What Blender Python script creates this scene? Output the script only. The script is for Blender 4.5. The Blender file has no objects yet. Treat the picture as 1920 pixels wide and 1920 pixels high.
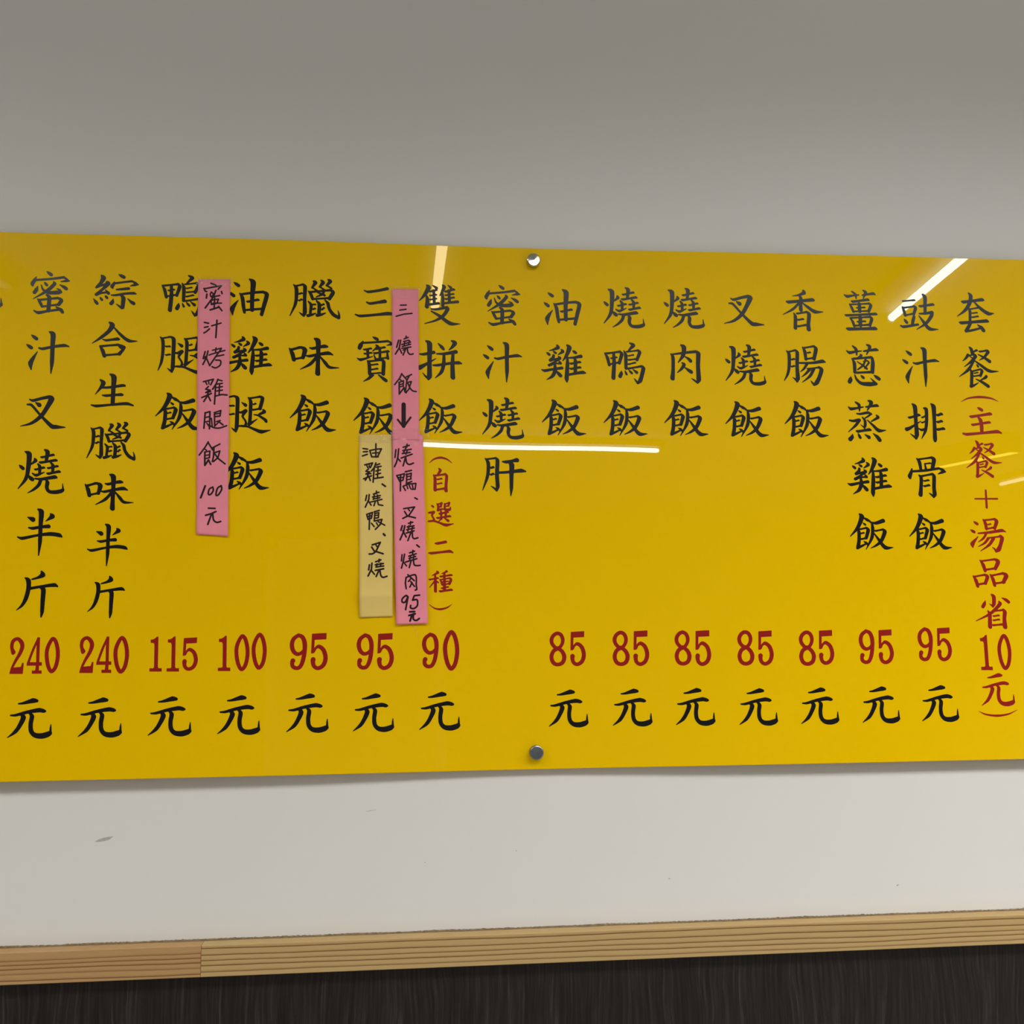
import bpy, math, random
import numpy as np
from mathutils import Vector, Matrix, noise

C = bpy.context.scene.collection
S = bpy.context.scene
random.seed(7)

# ------------------------------------------------------------------ camera
# wall at y = 0, x to the right, z up, metres.  Phone held at 1.60 m, 1.1 m from the menu board.
cam_d = bpy.data.cameras.new('camera')
cam = bpy.data.objects.new('camera', cam_d)
C.objects.link(cam)
cam_d.sensor_fit = 'HORIZONTAL'
cam_d.sensor_width = 36.0
cam_d.lens = 36.0 * 1849.0 / 1920.0
cam_d.clip_start = 0.02
cam_d.clip_end = 60
PITCH, YAW, ROLL = 6.27971, -5.36837, 0.47101
cam.matrix_world = (Matrix.Translation((0, -1.125, 1.60)) @ Matrix.Rotation(math.radians(YAW), 4, 'Z')
                    @ Matrix.Rotation(math.radians(90 + PITCH), 4, 'X') @ Matrix.Rotation(math.radians(-ROLL), 4, 'Z'))
S.camera = cam

# ------------------------------------------------------------------ view, world, large lights
S.view_settings.view_transform = 'Standard'
S.view_settings.look = 'None'
S.view_settings.gamma = 1.0
S.view_settings.use_curve_mapping = False
S.view_settings.exposure = 0.0
world = bpy.data.worlds.new('world')
S.world = world
world.use_nodes = True
world.node_tree.nodes['Background'].inputs[0].default_value = (0.9, 0.92, 1.0, 1)
world.node_tree.nodes['Background'].inputs[1].default_value = 0.0

CEIL = 2.66


def area(name, loc, sx, sy, power, col, spread):
    d = bpy.data.lights.new(name, 'AREA')
    d.shape = 'RECTANGLE'
    d.size, d.size_y = sx, sy
    d.energy = power
    d.color = col
    d.spread = math.radians(spread)
    o = bpy.data.objects.new(name, d)
    o.location = loc
    C.objects.link(o)
    return o


# added area lights facing straight down, spread limited so the upper wall stays darker
area('added_fill_light', (-1.35, -1.18, CEIL - 0.03), 1.1, 0.4, 18.5, (1.0, 0.94, 0.865), 148)
area('added_fill_light', (0.75, -1.18, CEIL - 0.03), 1.1, 0.4, 16, (0.985, 0.98, 0.975), 144)
area('added_fill_light', (2.60, -1.18, CEIL - 0.03), 1.1, 0.4, 58, (1.0, 0.94, 0.865), 148)
area('added_fill_light', (-2.2, -3.4, CEIL - 0.03), 1.1, 1.1, 76, (1.0, 0.935, 0.86), 142)
area('added_fill_light', (0.9, -3.4, CEIL - 0.03), 1.1, 1.1, 46, (0.86, 0.96, 1.0), 142)
area('added_fill_light', (3.4, -3.4, CEIL - 0.03), 1.1, 1.1, 120, (1.0, 0.935, 0.85), 142)
area('added_fill_light', (-1.5, -6.8, CEIL - 0.03), 1.1, 1.1, 30, (1.0, 0.98, 0.95), 125)
area('added_fill_light', (2.5, -6.8, CEIL - 0.03), 1.1, 1.1, 30, (1.0, 0.98, 0.95), 125)


# ------------------------------------------------------------------ materials
def new_mat(name):
    m = bpy.data.materials.new(name)
    m.use_nodes = True
    nt = m.node_tree
    b = nt.nodes['Principled BSDF']
    return m, nt, b


def setp(b, **k):
    for a, v in k.items():
        b.inputs[a.replace('_', ' ')].default_value = v


def tex_noise(nt, scale, detail=3, rough=0.5, vec=None):
    n = nt.nodes.new('ShaderNodeTexNoise')
    n.inputs['Scale'].default_value = scale
    n.inputs['Detail'].default_value = detail
    n.inputs['Roughness'].default_value = rough
    if vec is not None:
        nt.links.new(vec, n.inputs['Vector'])
    return n


def coords(nt, scale=(1, 1, 1), loc=(0, 0, 0), rot=(0, 0, 0)):
    tc = nt.nodes.new('ShaderNodeTexCoord')
    mp = nt.nodes.new('ShaderNodeMapping')
    mp.inputs['Scale'].default_value = scale
    mp.inputs['Location'].default_value = loc
    mp.inputs['Rotation'].default_value = rot
    nt.links.new(tc.outputs['Object'], mp.inputs['Vector'])
    return mp.outputs['Vector']


def ramp(nt, fac, stops):
    r = nt.nodes.new('ShaderNodeValToRGB')
    e = r.color_ramp.elements
    while len(e) < len(stops):
        e.new(0.5)
    for i, (p, c) in enumerate(stops):
        e[i].position = p
        e[i].color = (c[0], c[1], c[2], 1)
    nt.links.new(fac, r.inputs['Fac'])
    return r.outputs['Color']


def bump(nt, b, h, strength, dist):
    n = nt.nodes.new('ShaderNodeBump')
    n.inputs['Strength'].default_value = strength
    n.inputs['Distance'].default_value = dist
    nt.links.new(h, n.inputs['Height'])
    nt.links.new(n.outputs['Normal'], b.inputs['Normal'])


def m_wall():
    m, nt, b = new_mat('white_wall_paint')
    v = coords(nt)
    n = tex_noise(nt, 2.2, 4, 0.55, v)
    nt.links.new(ramp(nt, n.outputs['Fac'], [(0.3, (0.765, 0.765, 0.745)), (0.7, (0.790, 0.780, 0.770))]), b.inputs['Base Color'])
    f = tex_noise(nt, 190, 3, 0.6, v)
    bump(nt, b, f.outputs['Fac'], 0.10, 0.0006)
    setp(b, Roughness=0.62)
    b.inputs['Specular IOR Level'].default_value = 0.25
    return m


def m_plain(name, col, rough=0.5, metal=0.0, spec=0.5, coat=0.0, coat_rough=0.03, var=0.0, scale=30):
    m, nt, b = new_mat(name)
    if var > 0:
        n = tex_noise(nt, scale, 4, 0.6, coords(nt))
        a = [max(0, c * (1 - var)) for c in col]
        z = [min(1, c * (1 + var)) for c in col]
        nt.links.new(ramp(nt, n.outputs['Fac'], [(0.3, a), (0.7, z)]), b.inputs['Base Color'])
    else:
        setp(b, Base_Color=(*col, 1))
    setp(b, Roughness=rough, Metallic=metal)
    b.inputs['Specular IOR Level'].default_value = spec
    b.inputs['Coat Weight'].default_value = coat
    b.inputs['Coat Roughness'].default_value = coat_rough
    return m


def m_acrylic():
    """yellow sheet behind a clear polished acrylic face"""
    m, nt, b = new_mat('yellow_acrylic')
    v = coords(nt)
    n = tex_noise(nt, 3.0, 2, 0.5, v)
    nt.links.new(ramp(nt, n.outputs['Fac'], [(0.35, (0.925, 0.580, 0.0003)), (0.65, (0.940, 0.592, 0.0005))]), b.inputs['Base Color'])
    setp(b, Roughness=0.5)
    b.inputs['Specular IOR Level'].default_value = 0.0
    b.inputs['Coat Weight'].default_value = 1.0
    b.inputs['Coat IOR'].default_value = 1.49
    b.inputs['Coat Roughness'].default_value = 0.004
    return m


def m_ink(name, col, rough):
    """cut vinyl lettering, satin rather than polished"""
    m, nt, b = new_mat(name)
    setp(b, Base_Color=(*col, 1), Roughness=rough)
    b.inputs['Specular IOR Level'].default_value = 0.5
    return m


def m_pine(name, light, dark, lines, shift):
    """straight-grained pine: thin late-wood lines at uneven spacing running along the rail"""
    m, nt, b = new_mat(name)
    tc = nt.nodes.new('ShaderNodeTexCoord')
    sep = nt.nodes.new('ShaderNodeSeparateXYZ')
    nt.links.new(tc.outputs['Object'], sep.inputs[0])
    warp = tex_noise(nt, 1.0, 2, 0.5, coords(nt, (3.2, 1, 26), (shift, 0, 0)))
    jit = tex_noise(nt, 1.0, 3, 0.6, coords(nt, (40, 1, 120), (shift, 0, 0)))
    a1 = nt.nodes.new('ShaderNodeMath')
    a1.operation = 'MULTIPLY'
    nt.links.new(sep.outputs['Z'], a1.inputs[0])
    a1.inputs[1].default_value = 1.0 / 0.0324
    a2 = nt.nodes.new('ShaderNodeMath')
    a2.operation = 'MULTIPLY_ADD'
    nt.links.new(warp.outputs['Fac'], a2.inputs[0])
    a2.inputs[1].default_value = 0.20
    nt.links.new(a1.outputs[0], a2.inputs[2])
    a3 = nt.nodes.new('ShaderNodeMath')
    a3.operation = 'MULTIPLY_ADD'
    nt.links.new(jit.outputs['Fac'], a3.inputs[0])
    a3.inputs[1].default_value = 0.022
    nt.links.new(a2.outputs[0], a3.inputs[2])
    sb = nt.nodes.new('ShaderNodeMath')
    sb.operation = 'SUBTRACT'
    nt.links.new(a3.outputs[0], sb.inputs[0])
    sb.inputs[1].default_value = 0.111
    mid = [0.72 * c + 0.28 * d for c, d in zip(light, dark)]
    stops = [(0.0, light)]
    for p_, k_ in lines:
        d_ = [c * (1 - k_) + d * k_ for c, d in zip(light, dark)]
        stops += [(p_ - 0.022, light), (p_ - 0.006, d_), (p_ + 0.006, d_), (p_ + 0.026, mid), (p_ + 0.075, light)]
    stops = [q for q in stops if 0 <= q[0] <= 1][:31]
    stops.append((1.0, light))
    col = ramp(nt, sb.outputs[0], stops)
    fine = tex_noise(nt, 1.0, 5, 0.7, coords(nt, (25, 40, 900)))
    mx = nt.nodes.new('ShaderNodeMix')
    mx.data_type = 'RGBA'
    mx.blend_type = 'MULTIPLY'
    mx.inputs['Factor'].default_value = 1.0
    nt.links.new(col, mx.inputs['A'])
    nt.links.new(ramp(nt, fine.outputs['Fac'], [(0.25, (0.88, 0.86, 0.82)), (0.75, (1.0, 1.0, 1.0))]), mx.inputs['B'])
    nt.links.new(mx.outputs['Result'], b.inputs['Base Color'])
    bump(nt, b, fine.outputs['Fac'], 0.15, 0.0005)
    setp(b, Roughness=0.5)
    b.inputs['Specular IOR Level'].default_value = 0.3
    return m


def m_laminate():
    """dark brown woodgrain laminate with fine vertical streaks"""
    m, nt, b = new_mat('dark_woodgrain_laminate')
    wob = tex_noise(nt, 5.0, 2, 0.5, coords(nt, (1.6, 1, 1.1)))
    base = coords(nt, (1, 1, 0.035))
    add = nt.nodes.new('ShaderNodeVectorMath')
    add.operation = 'MULTIPLY_ADD'
    nt.links.new(wob.outputs['Color'], add.inputs[0])
    add.inputs[1].default_value = (0.030, 0, 0)
    nt.links.new(base, add.inputs[2])
    a = tex_noise(nt, 330, 4, 0.68, add.outputs['Vector'])
    c = tex_noise(nt, 75, 3, 0.6, add.outputs['Vector'])
    ad = nt.nodes.new('ShaderNodeMath')
    ad.operation = 'MULTIPLY_ADD'
    nt.links.new(c.outputs['Fac'], ad.inputs[0])
    ad.inputs[1].default_value = 0.35
    nt.links.new(a.outputs['Fac'], ad.inputs[2])
    nt.links.new(ramp(nt, ad.outputs['Value'], [(0.50, (0.0060, 0.0034, 0.0025)), (0.66, (0.0145, 0.0090, 0.0070)), (0.78, (0.0225, 0.0165, 0.0138)), (0.92, (0.046, 0.038, 0.033))]), b.inputs['Base Color'])
    bump(nt, b, a.outputs['Fac'], 0.25, 0.0005)
    setp(b, Roughness=0.48)
    b.inputs['Specular IOR Level'].default_value = 0.3
    return m


def m_paper(name, col):
    m, nt, b = new_mat(name)
    v = coords(nt)
    n = tex_noise(nt, 22, 4, 0.6, v)
    nt.links.new(ramp(nt, n.outputs['Fac'], [(0.3, [c * 0.95 for c in col]), (0.7, [min(1, c * 1.04) for c in col])]), b.inputs['Base Color'])
    w = tex_noise(nt, 60, 2, 0.5, v)
    bump(nt, b, w.outputs['Fac'], 0.12, 0.002)
    setp(b, Roughness=0.75)
    b.inputs['Specular IOR Level'].default_value = 0.2
    return m


def m_tape():
    m = bpy.data.materials.new('clear_tape')
    m.use_nodes = True
    nt = m.node_tree
    nt.nodes.clear()
    out = nt.nodes.new('ShaderNodeOutputMaterial')
    mix = nt.nodes.new('ShaderNodeMixShader')
    tr = nt.nodes.new('ShaderNodeBsdfTransparent')
    tr.inputs['Color'].default_value = (0.985, 0.98, 0.975, 1)
    gl = nt.nodes.new('ShaderNodeBsdfGlossy')
    gl.inputs['Roughness'].default_value = 0.05
    fr = nt.nodes.new('ShaderNodeFresnel')
    fr.inputs['IOR'].default_value = 1.5
    v = coords(nt)
    n = tex_noise(nt, 260, 2, 0.5, v)
    bn = nt.nodes.new('ShaderNodeBump')
    bn.inputs['Strength'].default_value = 1.0
    bn.inputs['Distance'].default_value = 0.0016
    nt.links.new(n.outputs['Fac'], bn.inputs['Height'])
    nt.links.new(bn.outputs['Normal'], gl.inputs['Normal'])
    geo = nt.nodes.new('ShaderNodeNewGeometry')          # thin film: from behind it must not turn into a mirror
    sw = nt.nodes.new('ShaderNodeMix')
    nt.links.new(geo.outputs['Backfacing'], sw.inputs['Factor'])
    nt.links.new(fr.outputs['Fac'], sw.inputs['A'])
    sw.inputs['B'].default_value = 0.08
    nt.links.new(sw.outputs['Result'], mix.inputs['Fac'])
    nt.links.new(tr.outputs[0], mix.inputs[1])
    nt.links.new(gl.outputs[0], mix.inputs[2])
    nt.links.new(mix.outputs[0], out.inputs['Surface'])
    return m


def m_emit(name, col, strength):
    m, nt, b = new_mat(name)
    setp(b, Base_Color=(0.9, 0.9, 0.9, 1))
    b.inputs['Emission Color'].default_value = (*col, 1)
    b.inputs['Emission Strength'].default_value = strength
    return m


M = dict(
    wall=m_wall(),
    ceiling=m_plain('ceiling_paint', (0.48, 0.48, 0.475), 0.8, spec=0.2, var=0.02, scale=4),
    side=m_plain('side_wall_paint', (0.48, 0.46, 0.43), 0.7, spec=0.2, var=0.03, scale=3),
    back=m_plain('back_wall_paint', (0.30, 0.29, 0.27), 0.7, spec=0.2, var=0.05, scale=3),
    floor=m_plain('floor_tile', (0.24, 0.225, 0.21), 0.35, spec=0.4, var=0.10, scale=5),
    acrylic=m_acrylic(),
    black=m_ink('black_print', (0.0035, 0.0032, 0.0040), 0.30),
    red=m_ink('red_print', (0.330, 0.0050, 0.0035), 0.34),
    pen=m_plain('black_marker_ink', (0.020, 0.004, 0.007), 0.5, spec=0.3),
    pink=m_paper('pink_paper', (0.940, 0.300, 0.385)),
    cream=m_paper('cream_paper', (0.840, 0.625, 0.190)),
    tape=m_tape(),
    chrome=m_plain('polished_steel', (0.50, 0.49, 0.48), 0.12, metal=1.0),
    zinc=m_plain('grey_steel', (0.26, 0.28, 0.31), 0.32, metal=0.9),
    pine_a=m_pine('pine_orange', (0.500, 0.305, 0.132), (0.200, 0.090, 0.026), [(0.11, 1.0), (0.30, 0.6), (0.46, 1.0), (0.60, 0.9), (0.74, 0.7)], 1.7),
    pine_b=m_pine('pine_yellow', (0.545, 0.375, 0.165), (0.185, 0.092, 0.022), [(0.15, 0.8), (0.33, 1.0), (0.49, 0.9), (0.67, 1.0), (0.88, 1.0)], 0.0),
    laminate=m_laminate(),
    white_metal=m_plain('grey_enamel', (0.20, 0.195, 0.18), 0.6, spec=0.2),
    frame=m_plain('pale_door_frame', (0.70, 0.68, 0.62), 0.5),
    tube=m_emit('fluorescent_tube', (0.70, 0.92, 1.0), 21.0),
    tube_warm=m_emit('warm_tube', (1.0, 0.84, 0.52), 13.0),
    tube_dim=m_emit('dim_tube', (1.0, 0.94, 0.75), 7.0),
    sign=m_emit('yellow_lit_face', (1.0, 0.85, 0.10), 8.0),
    edge_brown=m_plain('brown_edge_line', (0.26, 0.19, 0.11), 0.8, var=0.35, scale=250),
    scuff=m_plain('grey_scuff', (0.47, 0.47, 0.42), 0.8, var=0.12, scale=400),
)


# ------------------------------------------------------------------ helpers
def link(name, me, mat, parent=None):
    o = bpy.data.objects.new(name, me)
    C.objects.link(o)
    if mat is not None and not me.materials:
        me.materials.append(mat)
    if parent is not None:
        o.parent = parent
    return o


def mesh(name, verts, faces, smooth=False, normals=None):
    me = bpy.data.meshes.new(name)
    me.from_pydata([tuple(map(float, v)) for v in verts], [], [tuple(int(i) for i in f) for f in faces])
    if smooth:
        me.polygons.foreach_set('use_smooth', [True] * len(me.polygons))
    me.update()
    if normals is not None:
        me.normals_split_custom_set_from_vertices([tuple(map(float, n)) for n in normals])
    return me


def box_data(x0, x1, y0, y1, z0, z1, ox=0):
    v = [(x0, y0, z0), (x1, y0, z0), (x1, y1, z0), (x0, y1, z0), (x0, y0, z1), (x1, y0, z1), (x1, y1, z1), (x0, y1, z1)]
    f = [(0, 3, 2, 1), (4, 5, 6, 7), (0, 1, 5, 4), (1, 2, 6, 5), (2, 3, 7, 6), (3, 0, 4, 7)]
    return v, f


def box(name, b, mat, parent=None, bevel=0.0):
    v, f = box_data(*b)
    o = link(name, mesh(name, v, f), mat, parent)
    if bevel:
        m = o.modifiers.new('bevel', 'BEVEL')
        m.width = bevel
        m.segments = 2
    return o


def lathe(prof, n=40, axis='Y'):
    v, f = [], []
    for r, h in prof:
        for i in range(n):
            a = 2 * math.pi * i / n
            v.append((r * math.cos(a), h, r * math.sin(a)) if axis == 'Y' else (r * math.cos(a), r * math.sin(a), h))
    for j in range(len(prof) - 1):
        for i in range(n):
            a, b_ = j * n + i, j * n + (i + 1) % n
            f.append((a, b_, b_ + n, a + n) if axis == 'Y' else (a, b_, b_ + n, a + n))
    f.append(tuple(range(n)))
    f.append(tuple(range((len(prof) - 1) * n, len(prof) * n))[::-1])
    return v, f


def empty(name, loc=(0, 0, 0), rot=(0, 0, 0)):
    o = bpy.data.objects.new(name, None)
    o.location = loc
    o.rotation_euler = rot
    o.empty_display_size = 0.05
    C.objects.link(o)
    return o


def tag(o, label=None, cat=None, group=None, kind=None):
    if label:
        o['label'] = label
    if cat:
        o['category'] = cat
    if group:
        o['group'] = group
    if kind:
        o['kind'] = kind
    return o


def struct(name, b, mat):
    return tag(box(name, b, mat), kind='structure')

# ------------------------------------------------------------------ lettering, in millimetres on the board
# stroke: kind (m = smooth, l = straight) then x, z, nib radius for each point
GLYPHS = {
 '豉': 'm -20.73 13.53 0.55 -19.68 13.3 0.96 -12.72 14.05 0.81 -5.64 14.85 1.06 -4.69 14.62 0.6|m -20.83 5.7 1.01 -19.38 1.41 1.68 -18.01 -4.37 1.68|m -19.87 5.49 0.6 -18.74 5.25 1.04 -12.86 6.01 0.87 -6.87 6.83 1.15 -5.84 6.59 0.65|m -6.27 7.1 1.34 -4.53 5.06 1.85 -7.24 -2.9 1.51|m -18.27 -3.85 0.6 -17.14 -4.1 1.04 -12.73 -3.24 0.87 -8.21 -2.33 1.15 -7.19 -2.58 0.65|m -19.45 -9.17 0.55 -17.96 -11.34 1.75 -16.68 -13.07 1.85|m -6.99 -5.96 1.68 -8.52 -10.8 1.85 -9.93 -16.63 1.34|m -24.26 -17.58 1.01 -20.71 -18.67 1.59 -2.46 -15.49 1.26|m 5.54 21.95 1.17 8.08 19.08 2.27 7.79 9.49 2.01 7.18 -1.34 1.68|m 0.2 7.64 0.83 1.77 7.3 1.43 9.52 8.54 1.21 17.43 9.87 1.59 18.85 9.53 0.91|m 0.14 -1.99 0.92 7.6 -1.5 1.34 16.14 0.1 1.68|m 16.12 -0.15 2.01 15.03 -4.5 2.01 7.75 -13.79 1.51 -4.49 -21.65 0.25|m -0.61 -4.83 0.67 4.49 -11.78 1.85 11.59 -20.34 2.35 22.95 -21.11 0.25',
 '套': 'm -16.94 13.19 1.02 -15 12.77 1.77 -3.02 14.48 1.49 9.18 16.28 1.96 10.94 15.86 1.12|m -6.99 23.54 1.35 -5.03 20.65 2.29 -6.83 12.23 2.2 -12.95 2.9 1.69 -23.65 -5.26 0.25|m -1.22 13.19 0.85 6.8 5 2.03 15.84 -0.83 2.45 23.38 -0.67 0.25|m -8.55 5.08 1.19 -7.25 1.35 1.69 -7.86 -11.18 1.52|m -7.42 4.36 0.51 -6.45 4.15 0.88 -1.73 5.01 0.74 3.08 5.92 0.98 3.96 5.71 0.56|m -5.21 -0.78 0.47 -4.32 -0.97 0.8 -1.44 -0.57 0.68 1.53 -0.13 0.89 2.33 -0.33 0.51|m -5.46 -5.86 0.56 -4.4 -6.09 0.96 -1.11 -5.47 0.81 2.29 -4.8 1.07 3.25 -5.03 0.61|m -21.05 -12.93 1.07 -19.03 -13.36 1.85 -2.96 -11.9 1.56 13.36 -10.33 2.04 15.19 -10.77 1.17|m -7.11 -12.83 1.69 -9.97 -17.89 1.86 -13.71 -23.37 1.86|m -14.17 -23.96 1.19 -6 -22.39 1.27 6.12 -19.23 1.02|m 1.67 -15.57 0.68 6.15 -18.82 2.2 8.5 -22.1 2.37',
 '餐': 'm -10.4 24.34 1.01 -8.34 22.06 2.01 -7.62 17.1 1.68|m -7.07 19.3 0.65 -5.84 19.03 1.12 -3.84 19.95 0.94 -1.71 20.93 1.23 -0.6 20.66 0.7|m -12.85 14.95 1.68 -16.07 10.76 1.17 -20.08 7.39 0.25|m -12.94 14.46 0.55 -11.89 14.23 0.96 -8.83 14.83 0.8 -5.66 15.48 1.06 -4.7 15.25 0.6|m -5.15 15.91 1.34 -3.61 13.45 2.01 -9.54 6.74 1.34 -18.41 0.24 0.25|m -10.95 13.23 0.23 -8.93 12 0.74 -7.25 11 0.78|m 1.44 19.7 0.65 2.68 19.43 1.12 7.01 20.14 0.94 11.46 20.92 1.23 12.58 20.65 0.7|m 12.57 20.61 1.34 12.9 19.12 1.84 7.37 12.4 1.17 1.01 8.57 0.25|m 0.1 15.75 0.59 7.34 11.98 1.51 13.86 7.54 2.18|m -5.45 8.46 1.01 -13.54 -3.23 1.68 -25.49 -12.05 0.25|m -6.02 8.86 0.67 3.31 1.99 1.68 13.09 -4.46 2.01 24.54 -4.86 0.25|m -2.5 3.41 0.36 -1.68 1.97 1.14 -0.98 0.83 1.21|m -10.98 -2.77 0.84 -9.54 -6.87 1.84 -10.68 -22.52 1.84|m -8.62 -4.7 0.55 -7.57 -4.93 0.96 -3.42 -3.87 0.8 0.84 -2.75 1.06 1.79 -2.98 0.6|m 2.17 -2.57 1.17 3.74 -4.6 1.68 1.22 -10.82 1.34|m -6.77 -7.41 0.42 -5.98 -7.59 0.72 -4.05 -7.11 0.6 -2.04 -6.59 0.79 -1.33 -6.76 0.45|m -8.2 -11.04 0.51 -7.24 -11.25 0.88 -3.64 -10.74 0.74 0.05 -10.18 0.97 0.93 -10.4 0.55|m -11.43 -23.76 1.84 -7.55 -22.47 1.17 -1.41 -19.1 0.25|m 8.84 -11.12 1.51 7.46 -12.79 1.51 1.76 -15.76 0.5|m -4.53 -14.86 0.5 2.87 -18.37 1.68 10.18 -23.21 2.1',
 '排': 'm -14.74 22.48 0.99 -11.82 19.42 2.63 -11.48 1.58 2.14 -11.16 -13.79 2.63 -12.45 -19.04 1.48|m -12.43 -18.64 1.48 -15.62 -16.25 1.15 -19.2 -13.46 0.25|m -20.54 6.32 0.77 -19.07 5.99 1.33 -13.27 7.62 1.12 -7.31 9.33 1.47 -5.98 9 0.84|m -23.48 -8.25 2.14 -19.24 -6.59 1.65 -5.3 1.81 0.25|m -0.59 17.53 0.99 2.18 16.34 2.14 1.86 1.72 1.81 -0.28 -9.64 1.65 -5.41 -19.38 0.25|m -4.18 6.62 0.54 -3.15 6.39 0.94 -1.51 7.06 0.79 0.23 7.79 1.04 1.17 7.56 0.59|m -4.82 0.28 0.5 -3.87 0.07 0.86 -1.99 0.66 0.72 -0.02 1.3 0.95 0.83 1.08 0.54|m -8.47 -7.13 0.66 -4.82 -8.87 1.48 -0.99 -7.38 0.82|m 8.65 22.77 0.99 11.57 19.71 2.8 11.63 1.83 1.98 11.25 -19.23 2.47 11.1 -21.82 1.65|m 14.73 9.73 0.86 16.38 9.36 1.49 18.46 10.07 1.25 20.71 10.86 1.64 22.2 10.49 0.94|m 14.6 1.35 0.77 16.08 1.02 1.33 18.17 1.52 1.12 20.41 2.08 1.47 21.74 1.75 0.84|m 13.72 -7.73 0.86 15.36 -8.1 1.49 18.81 -7.58 1.25 22.42 -6.98 1.64 23.91 -7.35 0.94',
 '骨': 'm -11.43 22.18 0.82 -8.51 18.19 2.12 -7.18 9.37 1.63|m -10.42 21.65 0.58 -9.31 21.4 1.01 -1.63 22.43 0.85 6.16 23.51 1.11 7.17 23.26 0.64|m 7.15 23.52 1.63 9.75 21.12 2.45 7.22 10.26 1.96|m -2.07 16.31 0.49 -1.13 16.1 0.85 1.76 16.44 0.72 4.75 16.83 0.94 5.6 16.61 0.54|m -1.84 15.82 0.82 -0.83 10.21 1.3|m -18.23 9.94 0.65 -19.56 5.29 1.79 -21.45 0.88 2.28 -21.14 -0.95 1.47|m -18.66 6.74 1.14 -0.78 8.21 1.39 15.97 10.72 1.22|m 15.96 10.48 0.98 20 8.57 1.96 24.03 6.35 0.24|m 23.61 6.35 0.41 19.01 5.92 1.47 13.9 3.72 0.24|m -9.57 2.15 0.98 -7.26 -1.04 1.96 -8.18 -13.03 1.96 -9.29 -21.01 2.45|m -8.18 1.48 0.67 -6.89 1.18 1.16 -0.28 2.4 0.98 6.47 3.68 1.28 7.63 3.39 0.73|m 7.26 3.68 1.3 8.77 1.05 2.12 7.96 -12.96 2.12 8.37 -20.14 2.45 6.91 -23.98 0.98|m 6.95 -23.34 1.14 4.19 -20.96 1.14 1.41 -18.97 0.24|m -4.42 -4.28 0.58 -3.3 -4.53 1.01 -1.06 -4.11 0.85 1.29 -3.63 1.11 2.3 -3.89 0.64|m -4.71 -10.5 0.67 -3.42 -10.79 1.16 -0.91 -10.24 0.98 1.73 -9.63 1.28 2.89 -9.92 0.73',
 '主': 'm -4.62 16.82 0.58 -2.05 15.28 1.86 0.11 14.06 1.98|m -15 5.98 0.91 -13.26 5.59 1.58 -1.34 7.44 1.33 10.77 9.38 1.74 12.35 8.99 1|m -4.48 4.55 1.16 -2.13 1.72 2.33 -1.1 -4.79 2.16 -1.2 -12.93 1.99|m -13.52 -3.96 0.78 -12.04 -4.29 1.34 -1.73 -2.69 1.13 8.74 -1.02 1.48 10.09 -1.35 0.85|m -24.62 -15.18 1.16 -20.47 -15.96 1.66 -0.18 -14.14 1.33 18.49 -12.33 1.99 23.04 -13.91 1',
 '（': 'm -23.86 -3.91 0.17 -14.74 0.55 0.92 -0.28 2.29 1.5 14.02 0.92 1.08 23.52 -2.81 0.17',
 '＋': 'm -14.06 0.23 0.82 13.96 0.33 0.98|m -0.04 10.47 1.07 -0.1 -10.13 1.39',
 '飯': 'm -14 20.42 0.97 -11.36 17.65 2.75 -16.75 4.98 1.86 -26.37 -5.68 0.32|m -9.13 16.23 0.81 -5.15 13.85 1.78 -1.78 12.11 1.13|m -10.25 9.98 0.36 -8.85 8.95 1.16 -7.68 8.13 1.24|m -17.25 3.39 0.81 -15.66 -0.56 1.94 -16.2 -11.6 1.94 -17.82 -18.69 1.94|m -14.84 3.02 0.58 -13.74 2.77 1 -10.26 3.45 0.84 -6.67 4.19 1.1 -5.67 3.93 0.63|m -6.1 4.19 1.29 -4.35 1.66 2.1 -7.18 -7.66 1.62|m -13.95 -2.05 0.49 -13.01 -2.27 0.84 -11.59 -1.91 0.71 -10.07 -1.5 0.93 -9.22 -1.72 0.53|m -14.27 -8.74 0.58 -13.16 -9 1 -10.93 -8.55 0.84 -8.6 -8.06 1.1 -7.6 -8.31 0.63|m -18.69 -19.63 1.29 -13.48 -17.28 1.21 -6.73 -14.13 0.65|m -10.05 -11.84 0.48 -7.52 -13.58 1.62 -5.57 -15.39 1.21|m -1.6 10.92 0.65 5.35 9.9 1.62 14.6 12.77 2.18|m 0.56 9.74 1.13 1.31 4.19 1.86 -0.15 -6.88 1.78 -7.94 -21.06 0.24|m 3.56 0.97 0.58 4.67 0.72 1 8.99 1.48 0.84 13.42 2.3 1.1 14.43 2.04 0.63|m 13.98 2.14 1.45 15.91 -0.16 2.26 11.16 -10.83 1.78 4.66 -16.35 1.13 -2.11 -19.65 0.24|m 3.14 -2.77 0.65 8.32 -10.04 1.78 15.4 -18.73 2.5 25.13 -18.9 0.24',
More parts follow.
